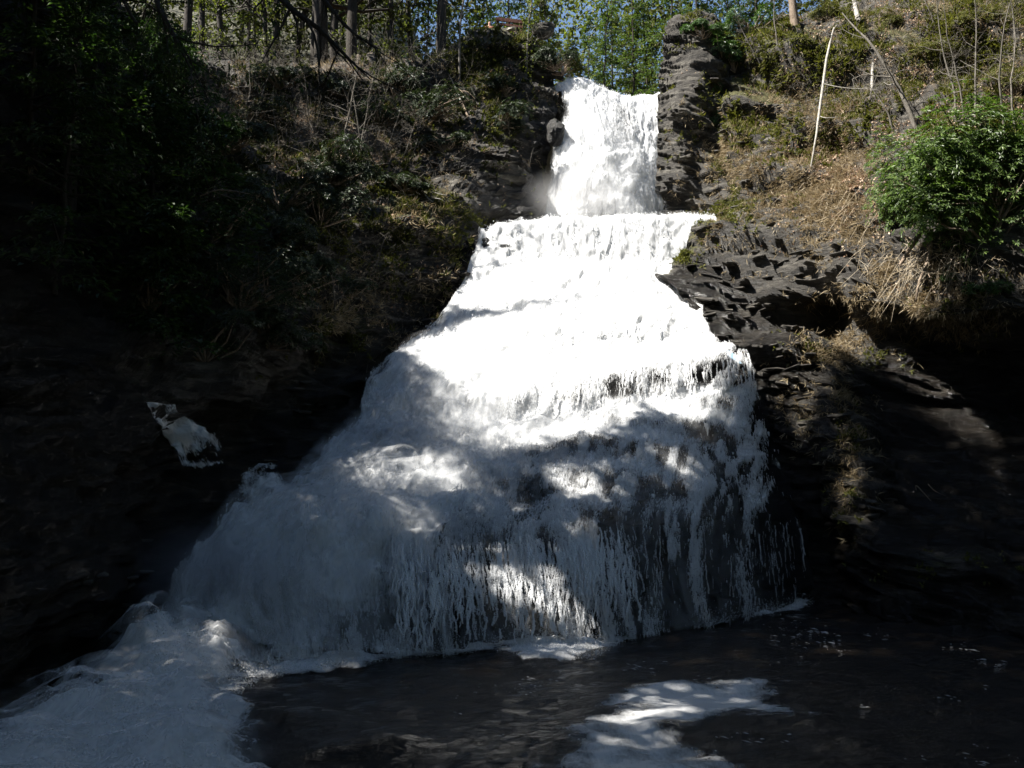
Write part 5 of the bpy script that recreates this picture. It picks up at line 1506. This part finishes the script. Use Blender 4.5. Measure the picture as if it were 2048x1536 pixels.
for px_, py_, h_, lx, ly, r_, lab in LSAP:
    bare_tree(spot(px_, py_), h_, (lx, ly), r_, lab, 3 if h_ < 3.2 else 2, 1, M_GREYBARK, 'bare saplings of the left bank', spread=1.0, low=.1, nb=12, blen=.45 if h_ < 3.2 else .36, up=.0)
limb('dead_tree', [(898, 150, 48.6), (918, 190, 48.0), (945, 255, 46.8), (968, 310, 46.0)], [.03, .05, .06, .07], M_DEADWOOD, 'dead trunk slanting down beside the pale rock face', 'log',
     [[(922, 182, 47.8), (936, 184, 47.4), (950, 198, 47.2)], [(918, 178, 47.8), (930, 190, 47.4), (936, 200, 47.2)], [(935, 230, 47.1), (915, 250, 46.8), (905, 262, 46.7)], [(950, 268, 46.4), (935, 285, 46.2), (930, 300, 46.1)]], .025)
limb('dead_branch', [(842, 380, 41.6), (856, 396, 41.3), (866, 404, 41.2)], [.035, .03, .02], M_PALE, 'pale dead branch lying on the dark rock left of the falls', 'branch',
     [[(862, 396, 41.2), (880, 398, 41.0), (890, 404, 41.0)], [(852, 378, 41.4), (872, 386, 41.2), (906, 394, 41.0)]], .025)
limb('dead_branch', [(400, 392, 29.0), (440, 380, 28.8), (500, 388, 28.6)], [.02, .025, .015], M_DEADWOOD, 'dead twig lit up across the left shadow', 'branch', [[(430, 384, 28.8), (470, 398, 28.6), (495, 396, 28.6)]], .015)
limb('dead_branch', [(1040, 124, 50.8), (1042, 140, 50.6), (1049, 158, 50.4)], [.03, .045, .05], M_PALE, 'short white dead stem below the railing', 'branch')
limb('dead_branch', [(1832, 980, 29.0), (1834, 972, 28.9), (1862, 1002, 28.7)], [.012, .012, .008], M_DEADWOOD, 'small dead twig on the black right wall', 'branch', [[(1856, 968, 28.9), (1870, 982, 28.8), (1892, 992, 28.7)]], .012)

# ------------------------------------------------------------------ wood along the left rim and upstream
def fl(x, y):
    return drop_down(x, y)
def px_x(px, Y): return (px - 1024) / FPX * Y * 1.05
FOREST = [  # px, Y, height, radius, leaves, kind, label
 (385,50,24,.34,0,'b','thick dark trunk at the left end of the rim wood'),
 (425,56,22,.20,2500,'o','trunk second from the left in the rim wood'),
 (458,60,24,.24,2500,'o','trunk third from the left in the rim wood'),
 (500,66,24,.20,3000,'o','slim trunk fourth from the left in the rim wood'),
 (528,54,22,.16,2000,'o','slim trunk fifth from the left in the rim wood'),
 (565,62,24,.22,3000,'o','trunk sixth from the left in the rim wood'),
 (600,72,26,.22,3500,'o','far trunk left of the thickest one'),
 (636,52,26,.42,0,'b','thickest dark trunk in the middle of the rim wood'),
 (664,56,24,.26,2000,'o','dark trunk just right of the thickest one'),
 (702,60,24,.22,2500,'o','trunk second right of the thickest one'),
 (745,66,26,.22,3000,'o','trunk third right of the thickest one'),
 (790,58,22,.18,2500,'o','trunk fourth right of the thickest one'),
 (835,64,24,.20,3000,'o','trunk fifth right of the thickest one'),
 (876,60,22,.18,2500,'o','trunk sixth right of the thickest one'),
 (480,80,28,.25,3500,'o','far trunk between the third and fourth rim trees'),
 (680,84,28,.25,3500,'o','far trunk behind the dark pair'),
 (770,88,28,.25,3500,'o','far trunk between the third and fourth right of the thickest'),
 (560,90,28,.25,3500,'o','far trunk behind the sixth rim tree')]
for px_, Y_, h_, r_, nl_, k_, lab in FOREST:
    px_ = px_ + RNG.normal() * 9
    leafy_tree(fl(px_x(px_, Y_), Y_), h_, r_ * RNG.uniform(.6, 1.15), lab, int(nl_ * .7), .15, (RNG.normal() * .05, 0), group='trees of the left rim wood', name='forest_tree', leaf=.22)
bare_tree(spot(918, 168), 9.0, (.01, .03), .085, 'pale slender trunk at the left end of the promontory', 2, 1, M_GREYBARK, name='forest_tree', low=.45, blen=.2)
leafy_tree(spot(1052, 156), 7.2, .085, 'thin leaning tree with pale bark beside the railing', 700, .25, (.07, .0), name='forest_tree', bark=M_GREYBARK, leaf=.14)
CON = [  # px, Y, height, crown, lean, n, mat, label
 (1015,62,17,3.0,0,4200,'p','bright green conifer behind the railing'),
 (960,72,20,3.2,0,4200,'h','dark conifer left of the bright one behind the railing'),
 (1100,74,19,2.6,0,2600,'o','olive conifer above the left end of the lip'),
 (1150,86,22,3.0,0,3000,'o','thin far conifer over the middle of the upper fall'),
 (1196,66,16,2.4,0,3000,'p','conifer with twin leaning trunk right of the lip centre'),
 (1222,70,20,2.8,.02,3600,'p','tall green conifer above the right half of the lip'),
 (1262,62,15,2.6,.0,3800,'p','bright conifer close above the right end of the lip'),
 (1300,70,20,3.2,.0,4200,'p','green conifer beside the right cliff'),
 (1338,58,16,3.0,-.02,4200,'p','conifer hanging over the right cliff top'),
 (1125,64,14,2.6,0,3200,'o','low olive conifer just behind the left end of the lip'),
 (1050,66,16,2.8,0,3600,'p','green conifer right of the bright one behind the railing'),
 (1165,72,17,2.8,0,3200,'p','feathery conifer behind the lip centre'),
 (1245,80,20,3.0,0,3600,'o','olive conifer between the two bright ones over the lip'),
 (1180,104,26,3.4,0,3600,'o','farthest conifer in the gap upstream'),
 (1070,98,25,3.4,0,3600,'o','far conifer behind the leaning pale tree'),
 (1260,96,25,3.4,0,4000,'p','far conifer behind the bright one'),
 (900,90,26,3.6,0,4200,'h','far dark conifer above the promontory'),
 (1400,62,18,3.2,0,4200,'h','dark conifer over the right cliff'),
 (1450,66,20,3.4,0,4200,'h','second dark conifer over the right cliff'),
 (1510,62,18,3.2,0,4200,'h','dark conifer left of the stout reddish trunk'),
 (1640,64,18,3.2,0,3800,'o','olive conifer at the top edge above the white trunk'),
 (840,76,22,3.6,0,4200,'h','dark conifer at the right end of the rim wood'),
 (720,74,24,3.6,0,4000,'h','dark conifer standing in the rim wood'),
 (520,76,24,3.6,0,4000,'h','dark conifer left in the rim wood'),
 (400,70,24,3.6,0,4000,'h','dark conifer at the far left of the rim wood')]
MM = dict(p=M_PINE, h=M_HEMLOCK, o=M_OLIVE)
for px_, Y_, h_, c_, ln, n_, m_, lab in CON:
    conifer(fl(px_x(px_, Y_), Y_), h_, c_, lab, int(n_ * 1.4), .06 if m_ != 'o' else .2, (ln + RNG.normal() * .035, 0), group='conifers upstream and along the rims', mat=MM[m_], r=.12, leaf=.22, sparse=.12 if m_ != 'h' else 0)
for px_, Y_, a_, lab in [(1120,58,1.2,'green undergrowth bush left behind the lip'),(1160,60,1.2,'green undergrowth bush behind the lip centre'),(1215,59,1.0,'green undergrowth bush right behind the lip'),(1275,58,1.3,'green undergrowth bush beside the right cliff'),(1310,60,1.4,'undergrowth bush tucked against the right cliff')]:
    rhodo(fl(px_x(px_, Y_), Y_), (a_ * 1.4, a_, a_ * 1.6), 5, 420, lab, .2, mat=M_PINE if px_ > 1150 else M_FERN, name='undergrowth_bush', group='undergrowth behind the lip')

# young hemlocks standing in the black shade of the left bank
for px_, py_, h_, c_, lab in [(300,520,8,2.6,'young hemlock in the black shade, middle of the left slope'),(200,420,9,2.8,'young hemlock in the black shade, upper left'),(360,360,6,2.2,'young hemlock at the border of the left shade'),
   (110,560,9,3.0,'young hemlock in the black shade near the left edge'),(420,560,6,2.2,'young hemlock in the left shade nearest the falls'),(330,700,5,2.0,'low young hemlock over the side cascade'),(60,330,9,3.0,'young hemlock at the left edge of the picture'),(270,260,7,2.4,'young hemlock below the upper left bough')]:
    conifer(spot(px_, py_), h_, c_, lab, 3600, .02, (RNG.normal() * .03, 0), group='young hemlocks in the left shade', name='young_hemlock', mat=M_HEMLOCK, r=.09, leaf=.24, taper=.7)
def far_wood(x0, x1, y0, y1, n, tall, thr, mat, label, size=1.0):
    X = RNG.uniform(x0, x1, n); Y = y0 + (y1 - y0) * RNG.random(n) ** 1.3
    Z = plateau_z(X, Y) + RNG.random(n) ** .8 * tall
    C = np.stack([X, Y, Z], -1)
    C = C[fbm(C * np.array([1, 1, .5]), .22, 3, 77.) > thr]; n = len(C)
    tag(put_leaves('far_wood', [leaves(C, rand_dirs(n), rand_dirs(n) + [0, 0, .6], size * RNG.uniform(.3, .7, n), size * RNG.uniform(.15, .4, n))], mat), label, 'wood', kind='stuff')
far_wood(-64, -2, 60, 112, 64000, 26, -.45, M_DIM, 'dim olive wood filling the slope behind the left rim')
far_wood(-4, 18, 80, 130, 22000, 36, -.22, M_OLIVE, 'olive wood far upstream behind the conifers', 1.1)
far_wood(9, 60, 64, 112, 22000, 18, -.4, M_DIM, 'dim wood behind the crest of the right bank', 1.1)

# boughs of the near hemlocks reaching into the top of the picture
def bough(tree, pts, r, nt, leafy):
    C = np.array([np.array(tree.location) + np.array([0, 0, pts[0]])] + [at(*p) for p in pts[1:]])
    L = _up1(C, 26, True); R = np.linspace(r, .008, 26)
    segs = [np.concatenate([L[i], L[i + 1], [R[i]], [R[i + 1]]]) for i in range(25)]
    o = put_tubes('bough', segs, M_BARK, tree, 6)
    tw = []
    for _ in range(nt):
        i = RNG.integers(9, 25)
        d = unit(L[i] - L[i - 1])
        grow(L[i], unit(d * .8 + np.array([RNG.normal() * .5, RNG.normal() * .5, -.45])), RNG.uniform(.5, 1.6), R[i] * .45 + .004, 1, 1, .6, .12, -.1, tw, 4, .003)
    put_tubes('twigs', tw, M_BARK, o, 4)
    if leafy:
        co = np.array(tw)[:, 3:6]
        c = co[RNG.integers(0, len(co), leafy)] + RNG.normal(size=(leafy, 3)) * .07
        put_leaves('needles', [leaves(c, rand_dirs(leafy) + [0, 0, -.4], [[0, 0, 1.0]] * leafy + RNG.normal(size=(leafy, 3)) * .4, .10, .03)], M_HEMLOCK, o)['kind'] = 'stuff'
bough(RIM[1], [13.0, (420, -170, 17.0), (560, -5, 15.5), (640, 60, 15.2), (700, 120, 15.0), (742, 160, 14.9)], .09, 9, 0)
bough(RIM[1], [14.0, (520, -160, 16.0), (640, -10, 15.0), (700, 60, 14.8), (762, 100, 14.6)], .07, 7, 0)
bough(RIM[2], [12.0, (250, -150, 13.5), (312, 0, 13.0), (352, 80, 12.8), (386, 146, 12.7)], .08, 5, 500)
bough(RIM[0], [18.0, (230, -40, 24.0), (300, 10, 23.5), (350, 60, 23.0)], .07, 14, 2600)

# ------------------------------------------------------------------ railing, boulders and a visitor on the promontory
def box(V0, V1, w, h):
    a, b_ = np.array(V0, float), np.array(V1, float)
    d = unit(b_ - a); s = unit(np.cross(d, [0, 0, 1.0])) if abs(d[2]) < .95 else np.array([1.0, 0, 0])
    u = np.cross(s, d)
    V = [p + s * i * w / 2 + u * j * h / 2 for p in (a, b_) for i, j in ((-1, -1), (1, -1), (1, 1), (-1, 1))]
    F = [(0, 1, 5, 4), (1, 2, 6, 5), (2, 3, 7, 6), (3, 0, 4, 7), (0, 3, 2, 1), (4, 5, 6, 7)]
    return np.array(V), np.array(F)
r0, r1 = at(992, 38, 51.8), at(1046, 44, 51.6)
g0, g1 = drop_down(r0[0], r0[1] + .5), drop_down(r1[0], r1[1])
rail = thing('railing', (r0[0], r0[1], min(g0.z, r0[2] - 1)), 'dark reddish wooden railing on the rock promontory beside the upper fall', 'railing')
for nm, a, b_, w, h in [('top_rail', r0, r1, .10, .20), ('lower_rail', at(1000, 48, 51.8), at(1046, 54, 51.6), .08, .12)]:
    V, F = box(a, b_, w, h); link(nm, mesh_from(nm, V, F, smooth=False), M_RAIL, rail)
for p in (r0 + [.1, .06, 0], (r0 + r1) / 2 + [0, .06, 0], r1 + [-.1, .06, 0]):
    V, F = box(p + [0, 0, .06], np.array([p[0], p[1], p[2] - 1.5]), .12, .12); link('post', mesh_from('post', V, F, smooth=False), M_RAIL, rail)
def boulder(c, s, mat, label, seed):
    import bmesh
    bm = bmesh.new(); bmesh.ops.create_icosphere(bm, subdivisions=3, radius=1)
    me = bpy.data.meshes.new('boulder'); bm.to_mesh(me); bm.free()
    co = np.zeros(len(me.vertices) * 3); me.vertices.foreach_get('co', co); co = co.reshape(-1, 3)
    co = co * (1 + .28 * fbm(co, 1.3, 4, seed))[:, None] * np.array(s)
    me.vertices.foreach_set('co', co.ravel().astype(np.float32)); me.update()
    for a, v in (('moss', .35), ('soil', 0), ('wet_shade', 0)):
        q = me.attributes.new(a, 'FLOAT', 'POINT'); q.data.foreach_set('value', np.full(len(me.vertices), v, np.float32))
    o = link('boulder', me, mat); o.location = Vector([float(x) for x in c])
    return tag(o, label, 'boulder')
boulder(at(1085, 62, 51.4), (.75, .6, .45), M_BANK, 'dark mossy boulder at the right end of the railing', 3.)
boulder(at(1020, 60, 51.0), (.26, .2, .11), M_PALE, 'small white stone under the railing', 9.)
boulder(at(1112, 262, 48.3), (.45, .5, .75), M_SHALE, 'soaked grey boulder at the left edge of the upper fall', 14.)

def person(base, label):
    """visitor leaning behind the railing; one skinned body with clothing and hair parts"""
    t = thing('person', base, label, 'person')
    b0 = np.array(base, float)
    def skin(name, joints, edges, mat):
        me = bpy.data.meshes.new(name)
        me.from_pydata([tuple(b0 + np.array(j[:3])) for j in joints], edges, [])
        o = link(name, me, mat, t)
        md = o.modifiers.new('skin', 'SKIN'); md.use_smooth_shade = True
        for k, j in enumerate(joints):
            me.skin_vertices[0].data[k].radius = (j[3], j[3])
        me.skin_vertices[0].data[0].use_root = True
        s = o.modifiers.new('sub', 'SUBSURF'); s.levels = s.render_levels = 1
        return o
    J = [(0, 0, .92, .14), (0, 0, 1.15, .13), (0, -.02, 1.38, .15), (0, -.03, 1.50, .06), (0, -.05, 1.60, .09), (0, -.05, 1.70, .085),
         (-.19, -.02, 1.40, .06), (-.24, -.06, 1.14, .05), (-.16, -.28, 1.06, .04), (-.14, -.36, 1.06, .035),
         (.19, -.02, 1.40, .06), (.24, -.06, 1.14, .05), (.16, -.28, 1.06, .04), (.14, -.36, 1.06, .035),
         (-.1, 0, .86, .09), (-.11, -.01, .48, .065), (-.11, .02, .06, .045), (-.11, -.13, .03, .035),
         (.1, 0, .86, .09), (.11, -.01, .48, .065), (.11, .02, .06, .045), (.11, -.13, .03, .035)]
    E = [(0, 1), (1, 2), (2, 3), (3, 4), (4, 5), (2, 6), (6, 7), (7, 8), (8, 9), (2, 10), (10, 11), (11, 12), (12, 13), (0, 14), (14, 15), (15, 16), (16, 17), (0, 18), (18, 19), (19, 20), (20, 21)]
    mk = lambda n, c: bark_material(n, c, tuple(min(1, x * 1.25) for x in c), 3.0, .8)
    skin('body', J, E, mk('skin_tone', (.42, .25, .18)))
    skin('jacket', [(0, 0, .95, .16), (0, 0, 1.18, .155), (0, -.02, 1.40, .165), (-.20, -.02, 1.41, .075), (-.245, -.06, 1.14, .065), (.20, -.02, 1.41, .075), (.245, -.06, 1.14, .065)],
         [(0, 1), (1, 2), (2, 3), (3, 4), (2, 5), (5, 6)], mk('orange_cloth', (.30, .10, .06)))
    skin('hair', [(0, -.01, 1.70, .10), (0, .02, 1.64, .09)], [(0, 1)], mk('grey_hair', (.28, .25, .22)))
pv = at(979, 33, 52.6)
person((pv[0], pv[1] + .5, pv[2] - 1.80), 'small figure with grey hair and orange top behind the railing')
